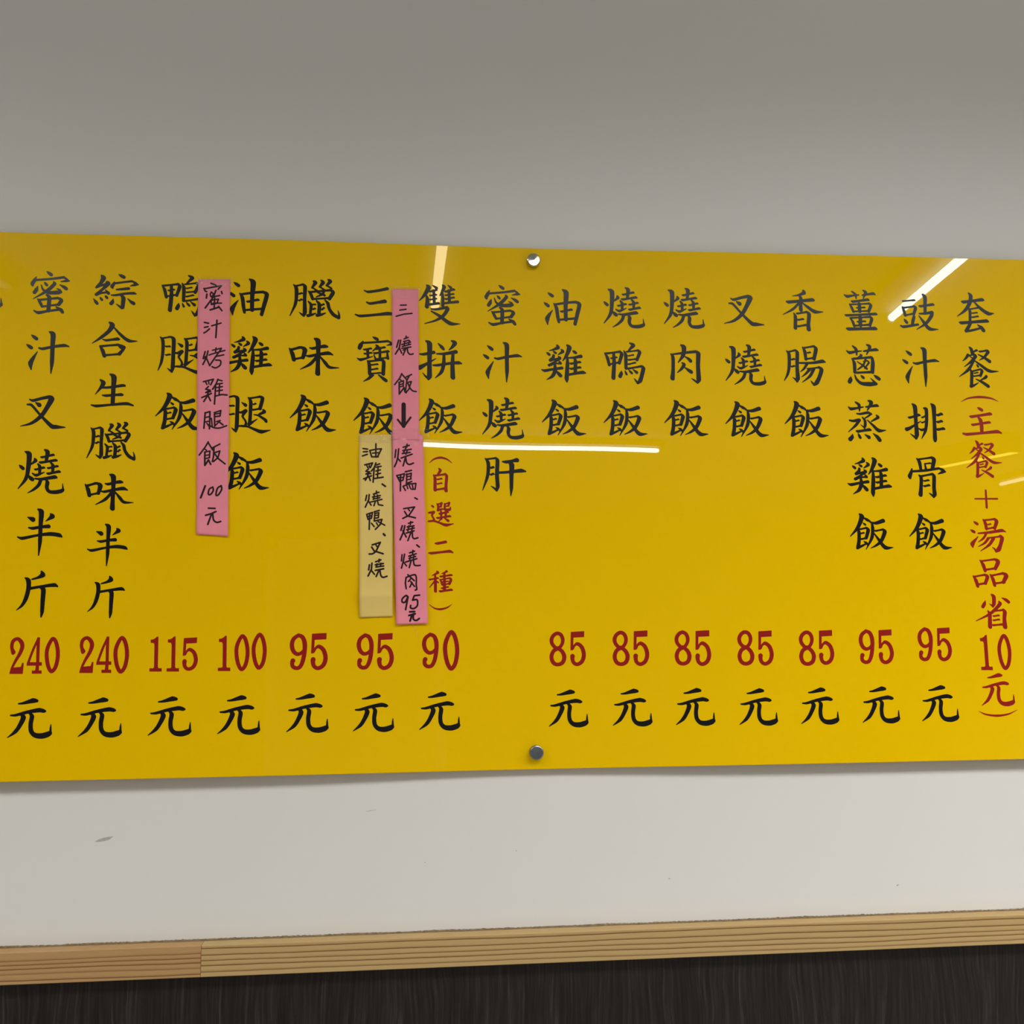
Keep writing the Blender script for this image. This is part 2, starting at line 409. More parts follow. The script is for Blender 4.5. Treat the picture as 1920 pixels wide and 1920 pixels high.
 '湯': 'm -16.93 16.11 0.49 -14.76 14.68 1.56 -12.93 13.55 1.66|m -21.45 6.16 0.51 -19.23 4.96 1.63 -17.36 4.01 1.73|m -19.73 -14.58 0.41 -20.3 -10.46 2.44 -12.69 -1.59 0.24|m -4.92 18.54 0.81 -2.53 14.16 1.95 -1.7 7.63 1.63|m -3.73 18.25 0.58 -2.6 17.99 1.01 3.09 18.53 0.85 8.9 19.12 1.11 9.91 18.86 0.64|m 9.47 19.12 1.47 11.65 16.57 2.2 8.6 8.2 1.63|m 0.18 12.81 0.45 1.04 12.61 0.77 2.31 12.97 0.65 3.67 13.37 0.86 4.45 13.17 0.49|m -0.88 8.06 0.58 0.25 7.8 1.01 3.35 8.33 0.85 6.56 8.91 1.11 7.58 8.65 0.64|m -12.28 2.23 0.73 1.78 3.34 1.38 17.78 5.57 1.79 22.27 3.98 0.41|m -2.51 1.43 1.14 -6.17 -3.73 1.14 -12.68 -8.09 0.24|m -1.23 -3.09 0.49 -0.28 -3.31 0.85 7.03 -2.47 0.72 14.44 -1.59 0.94 15.3 -1.81 0.54|m -0.37 -4.13 1.47 -4.86 -9.29 1.14 -13.03 -13.64 0.24|m 6.49 -3.74 1.79 0.84 -11.27 1.38 -10.45 -18.79 0.24|m 15.26 -0.96 1.47 17.19 -3.34 2.28 14.83 -11.29 1.95 12.14 -16.84 2.44 8.64 -19.37 1.14|m 8.65 -19.21 1.14 7.16 -16.44 1.06 4.38 -14.45 0.24',
 '品': 'm -11.86 14.95 0.73 -8.4 9.41 2.19 -6.59 2.7 1.78|m -10.69 14.41 0.58 -9.57 14.15 1 -1.98 15.1 0.84 5.74 16.09 1.1 6.75 15.83 0.63|m 6.15 16.09 1.29 10.29 13.31 2.43 6.26 5.03 1.78|m -6.47 4.24 0.67 -5.18 3.94 1.15 0.51 4.65 0.97 6.33 5.42 1.27 7.49 5.12 0.73|m -21.63 -3.54 0.73 -18.64 -8.66 2.1 -16.84 -15.5 1.78|m -20.45 -3.83 0.58 -19.33 -4.09 1 -13.67 -3.2 0.84 -7.89 -2.25 1.1 -6.88 -2.51 0.63|m -7.48 -2.18 1.29 -4.14 -4.39 2.1 -7.13 -12.25 1.7|m -16.67 -13.03 0.67 -15.38 -13.33 1.15 -11.21 -12.74 0.97 -6.91 -12.09 1.27 -5.75 -12.39 0.73|m -0.49 -1.89 0.73 2.56 -7.18 2.1 4.33 -14.5 1.78|m 0.52 -2.73 0.62 1.72 -3.01 1.08 8.05 -1.91 0.91 14.51 -0.76 1.19 15.6 -1.04 0.68|m 15.05 -0.37 1.29 19.35 -3.31 2.59 15.17 -11.17 1.78|m 4.1 -12.02 0.67 5.38 -12.33 1.15 10.74 -11.66 0.97 16.23 -10.94 1.27 17.39 -11.24 0.73',
 '省': 'm -0.47 19.61 0.96 2.11 17.25 2.25 1.85 9.41 2.17 0.27 5.51 0.96|m 0.78 5.66 0.96 -1.43 7.24 0.96 -3.8 9.06 0.24|m -8.53 12.61 0.24 -10.01 8.71 1.85 -12.11 5.6 1.85|m 12.19 15.62 0.4 17.18 13.23 1.93 19.94 11.02 1.93|m 8.35 11.33 0.96 9.6 8.97 1.93 -2.87 -2.28 1.45 -21.57 -11.1 0.24|m -6 0.47 0.8 -4.16 -3.05 2.09 -4.7 -17.86 2.33|m -1.08 0.54 0.57 0.03 0.28 0.99 6.22 0.87 0.84 12.52 1.51 1.1 13.52 1.25 0.63|m 13.26 1.66 1.45 14.75 -0.85 2.25 13.66 -8.66 2.09 13.86 -18.02 2.65|m -0.25 -5.33 0.53 0.78 -5.57 0.92 3.76 -5.16 0.77 6.84 -4.7 1.01 7.76 -4.94 0.58|m -0.56 -10.17 0.53 0.47 -10.41 0.92 3.65 -10 0.77 6.93 -9.54 1.01 7.86 -9.78 0.58|m -1.7 -15.91 0.62 -0.5 -16.19 1.07 4.92 -15.8 0.9 10.47 -15.34 1.18 11.55 -15.63 0.68',
 '香': 'm 1.59 24.21 1.48 2.15 22 2.14 -4.56 19.05 1.07 -12.44 17.73 0.25|m -19.67 10.53 1.09 -17.62 10.08 1.88 -2.93 11.71 1.58 12.01 13.46 2.08 13.87 13.01 1.19|m -3.9 19.14 1.32 -2.11 14.65 1.98 -2.64 9.69 1.98 -2.69 0.65 2.14|m -4.55 9.24 1.15 -12.69 1.27 1.32 -24.84 -5.36 0.25|m -0.83 9.73 0.66 6.35 4.12 1.81 14.37 -1.07 2.31 24.69 -1.27 0.25|m -11.4 -3.47 0.74 -9.77 -7.7 1.98 -10.34 -21.64 2.06|m -8.38 -3.62 0.63 -7.18 -3.89 1.1 -1.35 -2.81 0.92 4.61 -1.68 1.21 5.69 -1.94 0.69|m 4.46 -1.68 1.32 7.22 -4.5 2.22 5.89 -16.43 2.06 6.03 -22.98 2.47|m -7.46 -11.32 0.63 -6.27 -11.58 1.1 -3.54 -11.06 0.92 -0.7 -10.48 1.21 0.38 -10.75 0.69|m -8.17 -19.18 0.68 -6.89 -19.47 1.17 -2.01 -18.66 0.99 3 -17.79 1.3 4.16 -18.08 0.74',
 '腸': 'm -21.63 17.5 0.73 -18.93 13.48 1.96 -19.34 -0.73 1.79 -21.52 -10.47 1.39 -25.9 -18.45 0.33|m -20.06 16.82 0.58 -18.96 16.57 1.01 -15.3 17.5 0.85 -11.54 18.48 1.11 -10.54 18.23 0.64|m -10.56 18.49 1.14 -8.8 15.67 2.12 -9.63 -0.59 1.96 -9.33 -15.16 2.45 -10.49 -19.78 0.98|m -10.47 -19.22 1.14 -12.8 -16.42 1.14 -15.57 -14.44 0.24|m -16.6 7.37 0.58 -15.5 7.12 1.01 -14.4 7.47 0.85 -13.1 7.88 1.11 -12.19 7.63 0.64|m -17.11 -1.24 0.58 -16.01 -1.48 1.01 -14.83 -1.09 0.85 -13.48 -0.64 1.11 -12.54 -0.89 0.64|m -1.97 22.29 0.73 0.44 17.45 2.04 1.43 7.7 1.63|m -0.6 22.02 0.63 0.59 21.76 1.08 6 22.72 0.91 11.52 23.74 1.2 12.6 23.47 0.69|m 12.35 23.51 1.47 14.36 20.53 2.2 11.53 8.26 1.96|m 3.18 15.8 0.54 4.2 15.57 0.93 5.38 15.88 0.78 6.66 16.24 1.03 7.58 16.01 0.59|m 2.11 8.64 0.63 3.31 8.37 1.08 6.43 8.8 0.91 9.67 9.29 1.2 10.75 9.02 0.69|m -6.29 3.11 0.98 8.86 3.42 1.31 22.09 5.58 2.04 25.32 4.41 0.49|m 2.66 2.03 1.47 -1.26 -3.71 1.14 -5.92 -7.67 0.24|m 2.33 -3.57 0.49 3.27 -3.78 0.85 9.41 -3.04 0.72 15.65 -2.25 0.94 16.49 -2.46 0.54|m 5.66 -4.42 1.63 0.95 -9.52 1.14 -4.54 -13.88 0.24|m 10.6 -3.94 1.79 5.73 -12.53 1.47 -3.99 -20.35 0.24|m 17.24 -1.98 1.47 20.16 -4.62 2.28 17.13 -13.99 2.12 13.57 -20.52 2.37 10.17 -23.39 1.14|m 10.17 -23.39 1.14 8.25 -20.59 1.14 6.3 -18.19 0.24',
 '薑': 'm -19.5 18.62 0.67 -16.25 16.87 1.83 -9.96 17.84 1.16 -1.57 18.86 0.67|m -9.72 22.82 1 -5.72 19.18 1.66 -4.96 14.23 0.58|m 3.02 18.72 0.83 16.93 20.94 1.66 18.96 19.74 0.67|m 4.38 24.39 1 7.11 22.13 2 3.92 14.84 0.42|m -10.99 10.77 0.87 -9.34 10.41 1.5 -0.12 11.77 1.26 9.29 13.22 1.66 10.78 12.86 0.95|m -13.62 7.25 0.67 -11.08 2.92 1.66 -9.24 -2 1.41|m -12.61 7.12 0.55 -11.58 6.9 0.95 -0.86 7.59 0.8 9.98 8.34 1.05 10.92 8.11 0.6|m 10.87 8.53 1.33 12.84 6.08 1.83 9.97 -1.18 1.58|m -8.86 -1.48 0.55 -7.82 -1.7 0.95 0.79 -1.26 0.8 9.53 -0.77 1.05 10.47 -1 0.6|m -5.35 2.89 0.5 -4.4 2.68 0.87 0.17 3.07 0.73 4.84 3.51 0.96 5.7 3.3 0.55|m -1.27 7.68 2 -1.3 -1.42 2|m -19.56 -6.43 0.82 -18.01 -6.77 1.42 0.17 -5.58 1.2 18.55 -4.31 1.57 19.97 -4.65 0.9|m -13.92 -9.52 0.67 -10.66 -14.4 1.66 -9.09 -19.72 1.41|m -12.54 -9.46 0.59 -11.42 -9.71 1.03 -0.42 -8.98 0.86 10.72 -8.19 1.13 11.74 -8.44 0.65|m 11.47 -8.01 1.33 13.26 -10.61 1.83 10.61 -18.51 1.58|m -8.81 -19.02 0.64 -7.6 -19.28 1.11 0.78 -18.61 0.93 9.3 -17.87 1.22 10.39 -18.14 0.7|m -5.32 -14.27 0.55 -4.28 -14.5 0.95 0.17 -14.11 0.8 4.72 -13.68 1.05 5.66 -13.9 0.6|m -0.83 -8.84 2.16 -1.31 -18.74 2.16|m -18.26 -23.15 1.1 -16.19 -23.6 1.9 0.15 -23.03 1.6 16.74 -22.34 2.1 18.62 -22.8 1.2',
 '蔥': 'm -19.88 17.24 0.66 -16.51 15.01 1.81 -9.16 16.36 1.15 -1.65 17.31 0.58|m -12.15 23.1 0.99 -8.36 19.24 1.98 -7.7 12.29 0.74|m 1.24 17.11 0.82 16.73 19.26 1.81 19.18 18.49 0.74|m 5.77 24.81 1.15 8.99 22.65 1.98 4.6 12.91 0.49|m -3.12 12.78 0.82 -1.92 11.82 1.32 -6.22 8.64 0.99|m -13.71 7.7 0.74 -11.09 2.03 2.06 -11.04 -8.98 1.81|m -11.96 8.11 0.77 -10.5 7.79 1.33 -0.21 8.72 1.12 10.25 9.73 1.47 11.58 9.4 0.84|m 11.22 8.93 1.65 11.93 3.21 2.22 10.77 -8.24 2.22|m -9.89 -9.06 0.77 -8.43 -9.39 1.33 -0.45 -8.95 1.12 7.69 -8.45 1.47 9.01 -8.77 0.84|m 3.24 7.16 0.99 -0.44 -0.25 1.07 -7.32 -5.66 0.74|m -7.43 4.13 0.49 -0.85 -0.26 1.07 3.92 -4.26 1.4|m 0.07 4.73 0.41 0.84 4.56 0.7 2.93 4.96 0.59 5.09 5.39 0.78 5.79 5.22 0.44|m 5.4 5.4 0.82 6.94 3.13 1.07 1.46 -3.89 0.66|m -16 -14.34 0.25 -16.75 -18.01 2.31 -18.2 -20.71 2.14|m -11.19 -12.23 0.66 -9.13 -17.49 1.48 -3.58 -22.29 1.98 6.3 -23.13 2.55 13.78 -22.61 1.98|m 15.03 -22.6 1.48 11.86 -19.63 1.24 7.92 -15.62 0.25|m -3.48 -12.72 0.49 -2.03 -14.21 1.58 -0.8 -15.39 1.68|m 12.86 -12.37 0.64 15.87 -14.63 2.04 18.4 -16.43 2.17',
 '蒸': 'm -22.11 16.62 0.65 -19.42 14.39 1.79 -11.31 15.53 1.14 -3.99 16.83 0.57|m -13.04 22.38 1.06 -9.24 19.19 1.96 -8.85 11.92 0.65|m -0.69 16.87 0.82 12.78 18.81 1.71 14.82 18.1 0.73|m 2.73 24.44 0.98 6.1 22.37 2.28 0.92 12.84 0.49|m -12.3 8.66 0.73 -8.36 8.3 1.14 1.61 10.02 1.47 5.65 8.45 0.98|m 5.24 8.45 0.98 1.39 5.58 0.9 -2.43 3.36 0.57|m -5.68 4.29 0.73 -2.74 0.29 1.63 -2.69 -5.35 1.63 -3.84 -8.58 0.98|m -4.21 -7.78 0.98 -8.17 -4.6 0.24|m -21.48 0.5 0.98 -17 -0.26 1.39 -10.35 1.18 1.63|m -9.37 1.03 1.63 -14.37 -5.46 1.39 -23.78 -13.59 0.24|m 11.77 6.91 0.82 13.71 4.5 1.71 5.2 -0.59 0.57|m 0.18 1.13 0.49 7.42 -5.65 1.63 13.73 -11.38 2.28 22.82 -11.13 0.24|m -13.72 -12.37 0.9 -12.01 -12.76 1.55 -4.9 -11.68 1.31 2.4 -10.53 1.71 3.95 -10.91 0.98|m -18.57 -15.95 0.24 -19.39 -19.57 1.96 -21.99 -22.39 2.28|m -11.68 -15.44 0.49 -10.52 -18.01 1.57 -9.53 -20.09 1.66|m -3.41 -16.61 0.57 1.13 -19.62 2.2|m 6.94 -15.31 0.57 11.68 -19.29 2.28 14.14 -22.72 2.45',
 '雞': 'm -8.07 22.32 0.97 -6.97 19.69 2.1 -12.01 17.11 1.13 -17.82 15.47 0.24|m -20.73 13.27 0.48 -19.16 11.94 1.55 -17.82 10.88 1.65|m -12.69 14.7 0.42 -11.2 13.69 1.36 -9.93 12.9 1.44|m -3 17.16 0.81 -1.31 14.78 1.86 -7.01 10.6 0.32|m -12.37 9.77 1.45 -13.33 6.74 1.62 -16.75 3.69 1.62|m -16.35 3.53 1.29 -10.96 5 1.05 -4.76 6.39 1.13|m -6.55 8.37 0.81 -4.76 6.39 1.62 -10.27 2.37 1.05 -17.86 -2.44 1.45|m -18.02 -2.44 1.62 -11.22 -0.26 0.97 -3.86 -0.22 0.97|m -5.89 2.78 0.44 -4.89 1.34 1.42 -4.02 0.19 1.51|m -26.93 -8.04 0.65 -23.48 -9.21 1.62 -13.19 -7.18 1.29 -2.49 -5.62 1.7|m -10.91 -2.4 1.45 -10.8 -8.36 2.26 -14 -15.52 1.78 -21.16 -20.3 0.24|m -9.61 -9.15 0.65 -6.52 -12.71 2.1 -4.58 -14.84 2.26|m 4.23 22.41 1.13 6.8 19.63 2.75 3.2 10.02 1.78 -1.4 3.22 0.4|m 4.31 7.63 1.13 4.28 -1.13 2.1 3 -18.62 2.42 3.21 -22.59 0.81|m 11.05 15.84 0.55 12.78 14.53 1.75 14.24 13.5 1.85|m 5.92 7 0.81 12.92 7.52 1.29 20.81 9.17 1.94|m 7.27 0.2 0.71 8.63 -0.11 1.23 13.82 0.9 1.03 19.14 1.97 1.36 20.38 1.66 0.78|m 7.36 -6.16 0.71 8.72 -6.48 1.23 13.9 -5.55 1.03 19.22 -4.56 1.36 20.45 -4.87 0.78|m 12.89 6.88 1.13 14.08 2.9 2.1 13.58 -11.83 1.94|m 5.28 -13.85 1.29 15.22 -11.82 1.45 23.07 -10.75 1.94 25.91 -11.38 0.81',
 '燒': 'm -24.09 6.89 0.56 -22.15 5.05 1.8 -20.5 3.59 1.91|m -18.58 21.99 0.8 -14.49 19.45 2.73 -14.78 4.42 2.17 -16.77 -7.76 1.69 -24.51 -19.01 0.32|m -8.15 14.01 1.04 -7.39 12.23 1.77 -12.5 7.53 0.4|m -14.32 -4.33 0.64 -11.21 -7.68 2.25 -10.04 -8.64 2.09|m -1.96 16.26 0.66 -0.71 15.97 1.14 5.01 17.33 0.96 10.86 18.76 1.27 11.99 18.47 0.72|m 1.93 24.17 0.88 4.91 21.93 2.33 3.73 11.17 1.37|m -3.22 10.4 0.75 -1.8 10.08 1.3 6 11.39 1.09 13.95 12.78 1.43 15.24 12.45 0.82|m -7.99 2.6 0.62 -6.83 2.33 1.07 -2.72 3.38 0.9 1.5 4.48 1.18 2.55 4.21 0.67|m -4.53 8.21 0.96 -2.6 5.4 1.77 -2.61 -2.71 1.29|m -9.91 -2.16 0.72 -5.97 -4.05 1.53 2.44 -0.62 0.32|m 5.56 4.16 0.62 6.73 3.9 1.07 11.16 4.99 0.9 15.71 6.14 1.18 16.77 5.87 0.67|m 9.04 9.78 0.96 11.2 6.81 1.77 11.19 -0.91 1.29|m 5.28 -1.9 0.75 6.69 -2.23 1.3 12.18 -1.07 1.09 17.82 0.16 1.43 19.1 -0.17 0.82|m -6.84 -7.79 0.8 -0.5 -8.35 1.37 13.87 -5.9 1.93 15.84 -6.52 0.8|m -0.91 -9.17 1.61 -3.02 -14.86 1.61 -7.88 -19.77 1.12 -14.14 -23.72 0.24|m 4.42 -8.94 0.8 6.18 -11.91 2.01 5.66 -17.58 1.85 8.35 -21.99 1.77 15.08 -22.72 2.01 21.08 -21.44 1.93 23.1 -19.79 1.29|m 23.24 -21.01 0.96 22.75 -17.78 0.8 22.3 -13.33 0.24',
 '鴨': 'm -23.34 12.02 0.72 -20.44 6.68 1.91 -18.4 -2.1 1.59|m -21.89 12.15 0.66 -20.66 11.87 1.13 -13.41 12.81 0.95 -6.04 13.81 1.25 -4.92 13.52 0.72|m -5.29 13.98 1.43 -3.37 11.11 1.99 -6.51 0.18 1.59|m -17.85 -0.63 0.57 -16.78 -0.88 0.98 -12.28 -0.06 0.83 -7.68 0.81 1.09 -6.71 0.56 0.62|m -16.56 6.26 0.53 -15.57 6.03 0.91 -12.74 6.59 0.76 -9.82 7.19 1 -8.92 6.96 0.57|m -12.85 11.17 1.59 -12.5 0.76 2.07 -13.81 -17.63 2.23|m 6.8 24.23 0.95 10.56 22.02 2.23 7.47 18.2 1.27 4.87 15.37 0.8|m -0.52 14.91 0.72 1.36 10.11 1.99 1.42 -5.91 1.75|m 2.17 14.23 0.53 3.16 14 0.91 9.37 14.79 0.76 15.68 15.64 1 16.58 15.41 0.57|m 16.13 15.64 1.43 18.06 13.49 1.83 14.45 4.22 1.59|m 3.99 9.26 0.44 4.82 9.06 0.76 7.48 9.61 0.64 10.22 10.2 0.84 10.97 10.01 0.48|m 3.94 4.46 0.53 4.94 4.23 0.91 9.55 4.8 0.76 14.27 5.43 1 15.17 5.19 0.57|m 3.83 -0.75 0.53 4.82 -0.98 0.91 8.46 -0.02 0.76 12.19 1 1 13.09 0.76 0.57|m 2.62 -5.94 0.66 3.86 -6.23 1.13 11.72 -4.81 0.95 19.7 -3.34 1.25 20.82 -3.63 0.72|m 20.3 -3.1 1.11 21.98 -5.72 2.23 19.36 -16.55 2.07 17.85 -20.55 2.23 14.85 -23.93 0.95|m 14.86 -23.53 1.27 12.79 -20.59 1.11 10.64 -17.82 0.24|m -3.78 -9.15 0.24 -4.4 -12.36 1.91 -5.89 -15.56 1.99|m 0.15 -8.86 0.36 1.1 -11.13 1.15 1.92 -12.95 1.22|m 4.78 -8.05 0.42 6.53 -9.97 1.34 8 -11.52 1.42|m 9.69 -7.19 0.48 13.8 -10.6 1.91',
 '肉': 'm -17.29 11.93 0.72 -14.91 8.34 1.92 -14.99 -6.53 1.92 -16.07 -17.36 2.48|m -16.67 11.3 0.8 -1.46 13.47 1.28 12.97 15.08 1.6|m 13.36 14.84 1.6 15.54 12.69 2.56 14.86 -2.22 2.24 15.19 -18.28 2.64 13.47 -22.47 1.12|m 13.48 -22.3 1.12 9.97 -19.53 1.12 6.45 -17.16 0.24|m -4.56 22.55 1.2 -1.52 20.16 2.72 -2.74 10.47 2.08 -8.96 1.56 0.32|m -0.79 9.04 0.48 3.92 6.11 1.76 5.86 3.96 2.16|m -4.35 1.36 0.64 -1.85 -0.62 1.92 -5.19 -6.04 1.36 -10.08 -10.49 0.32|m -1.54 -3.83 0.48 3.54 -7.56 1.92 6.27 -9.38 2.24',
 '蜜': 'm -3.74 24 0.56 -1.36 22.17 1.78 0.63 20.71 1.89|m -15.07 17.86 0.32 -16.97 13.55 1.82 -19.02 9.71 1.9 -18.64 7.88 1.11|m -15.87 14.06 1.11 1.21 15.9 1.11 14.58 18.03 1.27|m 14.19 18.26 0.87 16.92 16.32 1.27 20.83 13.75 0.32|m 20.67 13.75 0.4 17.29 13.91 1.35 11.39 12.79 0.32|m -12.94 7.23 0.24 -14.37 3.02 1.9 -16.34 -0.24 1.74|m -9.41 8.62 0.48 -7.1 3.22 1.19 -1.25 -0 1.74 8.94 0.42 2.14 12.08 0.9 1.11|m 12.23 0.9 1.11 10.53 3.27 1.11 7.25 4.8 0.32|m -5.99 11.66 0.46 -4.68 10.02 1.46 -3.57 8.72 1.55|m 3.93 12.35 0.79 4.94 10.37 1.74 -2.8 2.13 1.67 -17.32 -7.48 0.24|m 10.42 9.3 0.4 15.26 6.61 1.82 17.37 5.05 1.9|m -12.41 -7.75 0.71 -9.54 -12.08 1.74 -7.62 -16.03 1.35|m -11.06 -8.15 0.65 -9.83 -8.42 1.13 -0.52 -7.24 0.95 8.92 -6.01 1.25 10.04 -6.28 0.71|m 8.89 -5.85 1.11 12.78 -8.48 1.98 10 -13.6 1.59|m -7.23 -15.67 0.61 -6.08 -15.92 1.05 2.16 -14.66 0.89 10.53 -13.35 1.17 11.57 -13.6 0.67|m -3.23 -2.7 0.95 -0.27 -5.43 2.06 -0.62 -20.66 1.98|m -15.84 -21.03 0.79 -11.17 -23.15 1.67 -0.62 -21.06 1.11 11.13 -19.18 1.19|m 7.63 -16.3 0.71 12.69 -19.54 2.06 14.39 -21.91 1.74',
 '汁': 'm -17.39 19.2 0.57 -14.66 17.09 1.82 -12.38 15.4 1.94|m -22.1 8.54 0.57 -19.59 6.69 1.82 -17.49 5.22 1.94|m -16.39 -19.33 0.55 -17.36 -12.64 2.43 -14.61 -6.27 1.57 -10.45 0.94 0.24|m -8.95 4.77 0.94 -5.23 4.06 1.41 4.91 6.4 1.26 17.4 8.23 1.73 22.23 7.13 0.63|m 1.29 23.18 0.79 5.02 20.71 2.67 5.07 7.6 2.2 5.17 -10.63 2.04 4.53 -23.29 0.47',
 '油': 'm -16.77 17.01 0.58 -14.23 15.21 1.85 -12.1 13.78 1.97|m -21.49 5.2 0.58 -19.17 3.26 1.85 -17.22 1.72 1.97|m -17.82 -21.06 0.48 -18.29 -14.4 2.48 -15.7 -9.12 1.6 -11.69 -3.57 0.24|m -10.17 4.29 0.72 -7.31 -0.5 2.08 -5.65 -12.15 1.92 -4.63 -17.77 1.44|m -9.24 3.26 1.12 5.01 5.62 1.28 16.11 6.79 1.44|m 15.71 6.62 1.44 20.02 4.02 2.24 17.29 -8.54 2.08 14.51 -20.03 1.76|m -4.75 -15.2 1.12 14.22 -13.19 1.2|m -2.35 -4.88 0.7 -1.03 -5.17 1.21 4.52 -3.92 1.02 10.21 -2.61 1.34 11.4 -2.91 0.77|m 0.49 21.24 0.88 4.4 17.91 3.04 3.77 1.72 2.24 3.7 -14.81 2.08',
 '三': 'm -13.33 13.48 0.62 -9.14 12.03 1.4 3.03 14 1.4 12.93 16.55 1.71|m -10.41 -0.43 0.85 -6.75 -1.75 1.4 1.6 -0.31 1.4 10.35 1.39 2.02|m -23.16 -15.24 0.78 -18.01 -16.83 1.47 1.7 -14.69 1.32 13.86 -13.15 2.02 23.02 -13.67 1.24',
 '寶': 'm -2.82 26.17 0.54 -0.21 24.77 1.72 1.97 23.67 1.83|m -14.06 20.84 0.54 -16.66 16.08 2.3 -17.99 12.92 2|m -15.18 18.86 1.08 0.69 20.2 1.08 14.34 21.81 1.23|m 13.96 21.95 0.85 17.38 20.08 1.23 20.29 17.8 0.31|m 20.06 17.79 0.38 17.4 17.88 1.15 12.85 16.67 0.23|m -13.39 11.43 0.59 -12.27 11.18 1.02 -8.78 11.87 0.86 -5.17 12.61 1.13 -4.16 12.36 0.65|m -12.84 6.51 0.55 -11.81 6.28 0.95 -8.28 6.92 0.8 -4.66 7.62 1.05 -3.72 7.39 0.6|m -8.7 11.2 1.54 -8.25 2.22 1.38|m -19.92 0.55 0.69 -16.52 -0.78 1.54 -2.97 3.28 0.38|m 0.72 16.67 0.77 2.62 15 1.54 -3.02 9.53 0.38|m -0.02 12.3 0.59 1.1 12.05 1.02 5.66 13.2 0.86 10.34 14.41 1.13 11.35 14.16 0.65|m -1.82 7.42 0.68 -0.55 7.14 1.17 6.91 8.44 0.98 14.49 9.81 1.29 15.65 9.52 0.74|m 5.06 13.49 1.46 5.36 1.37 1.38|m -1.47 5.11 0.61 0.07 1.24 1.08|m -0.37 0.55 0.51 0.59 0.33 0.88 6.5 1.18 0.74 12.51 2.09 0.97 13.37 1.87 0.55|m 13.65 8.22 0.92 14.22 1.58 1.61|m -8.82 -1.69 0.69 -6.83 -5.55 1.92 -6.21 -17.22 1.84|m -7.07 -2.01 0.63 -5.87 -2.27 1.09 0.46 -1.44 0.92 6.92 -0.55 1.21 8 -0.82 0.69|m 7.26 -0.38 1.08 9.55 -2.68 2 9.03 -16.89 2|m -4.85 -6.35 0.51 -3.9 -6.56 0.88 -0.83 -6.09 0.74 2.34 -5.57 0.97 3.2 -5.79 0.55|m -4.81 -11.8 0.51 -3.86 -12.01 0.88 -0.79 -11.43 0.74 2.37 -10.8 0.97 3.23 -11.01 0.55|m -4.77 -16.47 0.51 -3.82 -16.68 0.88 0.94 -16.22 0.74 5.8 -15.71 0.97 6.67 -15.93 0.55|m -1.68 -18.68 0.61 -4.31 -19.51 1.69 -7.3 -22.53 1.31 -13.3 -26.07 0.23|m 3.98 -18.17 0.69 9.29 -22.33 1.92 12.17 -24.45 1.92',
 '雙': 'm -14.88 23.03 0.86 -12.71 20.7 2.51 -17.33 11.77 1.73 -23.47 4.4 0.31|m -15.79 11.82 0.86 -14.08 6.29 1.96 -14.84 -2.49 2.2|m -8.08 23.1 0.47 -3.83 20.2 1.81|m -12.36 15.87 0.56 -11.3 15.64 0.97 -7.69 16.69 0.82 -3.97 17.79 1.07 -3.02 17.57 0.61|m -11.63 11.08 0.47 -10.74 10.89 0.82 -7.49 11.52 0.69 -4.16 12.2 0.91 -3.35 12 0.52|m -11.63 6.3 0.47 -10.74 6.11 0.82 -7.49 6.73 0.69 -4.16 7.41 0.91 -3.35 7.21 0.52|m -6.92 16.9 1.57 -6.14 1.76 1.57|m -13 0.49 0.73 -11.63 0.19 1.27 -6.6 1.02 1.07 -1.44 1.91 1.4 -0.19 1.61 0.8|m 3.53 23.64 0.86 5.23 21.7 2.04 3.14 16.43 1.26 0.27 11.14 0.47|m 2.75 17.21 0.94 3.67 9.25 1.57 3.67 -0.72 1.73|m 9.73 23.85 0.47 12.83 21.14 1.73|m 5.89 16.48 0.69 7.19 16.21 1.19 11.66 17.57 1 16.26 19.01 1.32 17.44 18.73 0.75|m 6.17 11.98 0.52 7.14 11.77 0.89 11.46 12.68 0.75 15.87 13.63 0.99 16.76 13.42 0.57|m 6.19 7.44 0.56 7.25 7.21 0.97 11.73 8.28 0.82 16.31 9.41 1.07 17.27 9.18 0.61|m 10.88 17.48 1.57 11.41 3.9 1.57|m 4.29 1.93 1.1 12.8 3.3 1.26 20.95 4.35 1.57|m -9.76 -5.12 0.71 -4.21 -5.35 1.18 8.93 -2.72 1.41|m 8.15 -2.74 1.57 9.31 -4.54 2.04 4.28 -12.65 1.65 -4.2 -18.46 1.1 -17.27 -22.8 0.31|m -9.6 -7.74 0.78 0.42 -13.56 1.88 12 -21.57 2.35 23.6 -22.05 0.24',
 '拼': 'm -15.85 22.3 0.86 -11.86 19.25 2.95 -11.84 -0.83 2.33 -11.83 -18.88 2.72 -13.12 -22.59 1.24|m -13.35 -22.04 1.24 -16.56 -18.98 1.09 -19.77 -15.14 0.23|m -22.72 6.61 0.78 -18.89 6.47 1.4 -6.64 9.13 1.71|m -23.3 -9.34 2.49 -18.87 -6.89 1.87 -4.34 1.86 0.23|m -1.88 19.74 0.54 2.19 15.66 2.02 4.12 13.34 1.55|m 13.75 23.07 0.93 17.38 20.79 2.49 14.13 15.57 1.32 10.66 12.32 0.39|m -3.57 7.4 0.7 5.65 7.7 1.48 18.75 10.31 2.02|m -7.55 -6.23 0.86 -2.03 -5.95 1.4 11.02 -3.6 1.4 21.8 -2.57 1.87 25.27 -3.51 0.62|m 4.88 6.26 1.4 4.49 -4.38 2.02 1.8 -13.87 1.71 -5.09 -21.08 0.31|m 15.27 8.09 1.55 14.71 -4.15 2.18 15 -19.87 2.64',
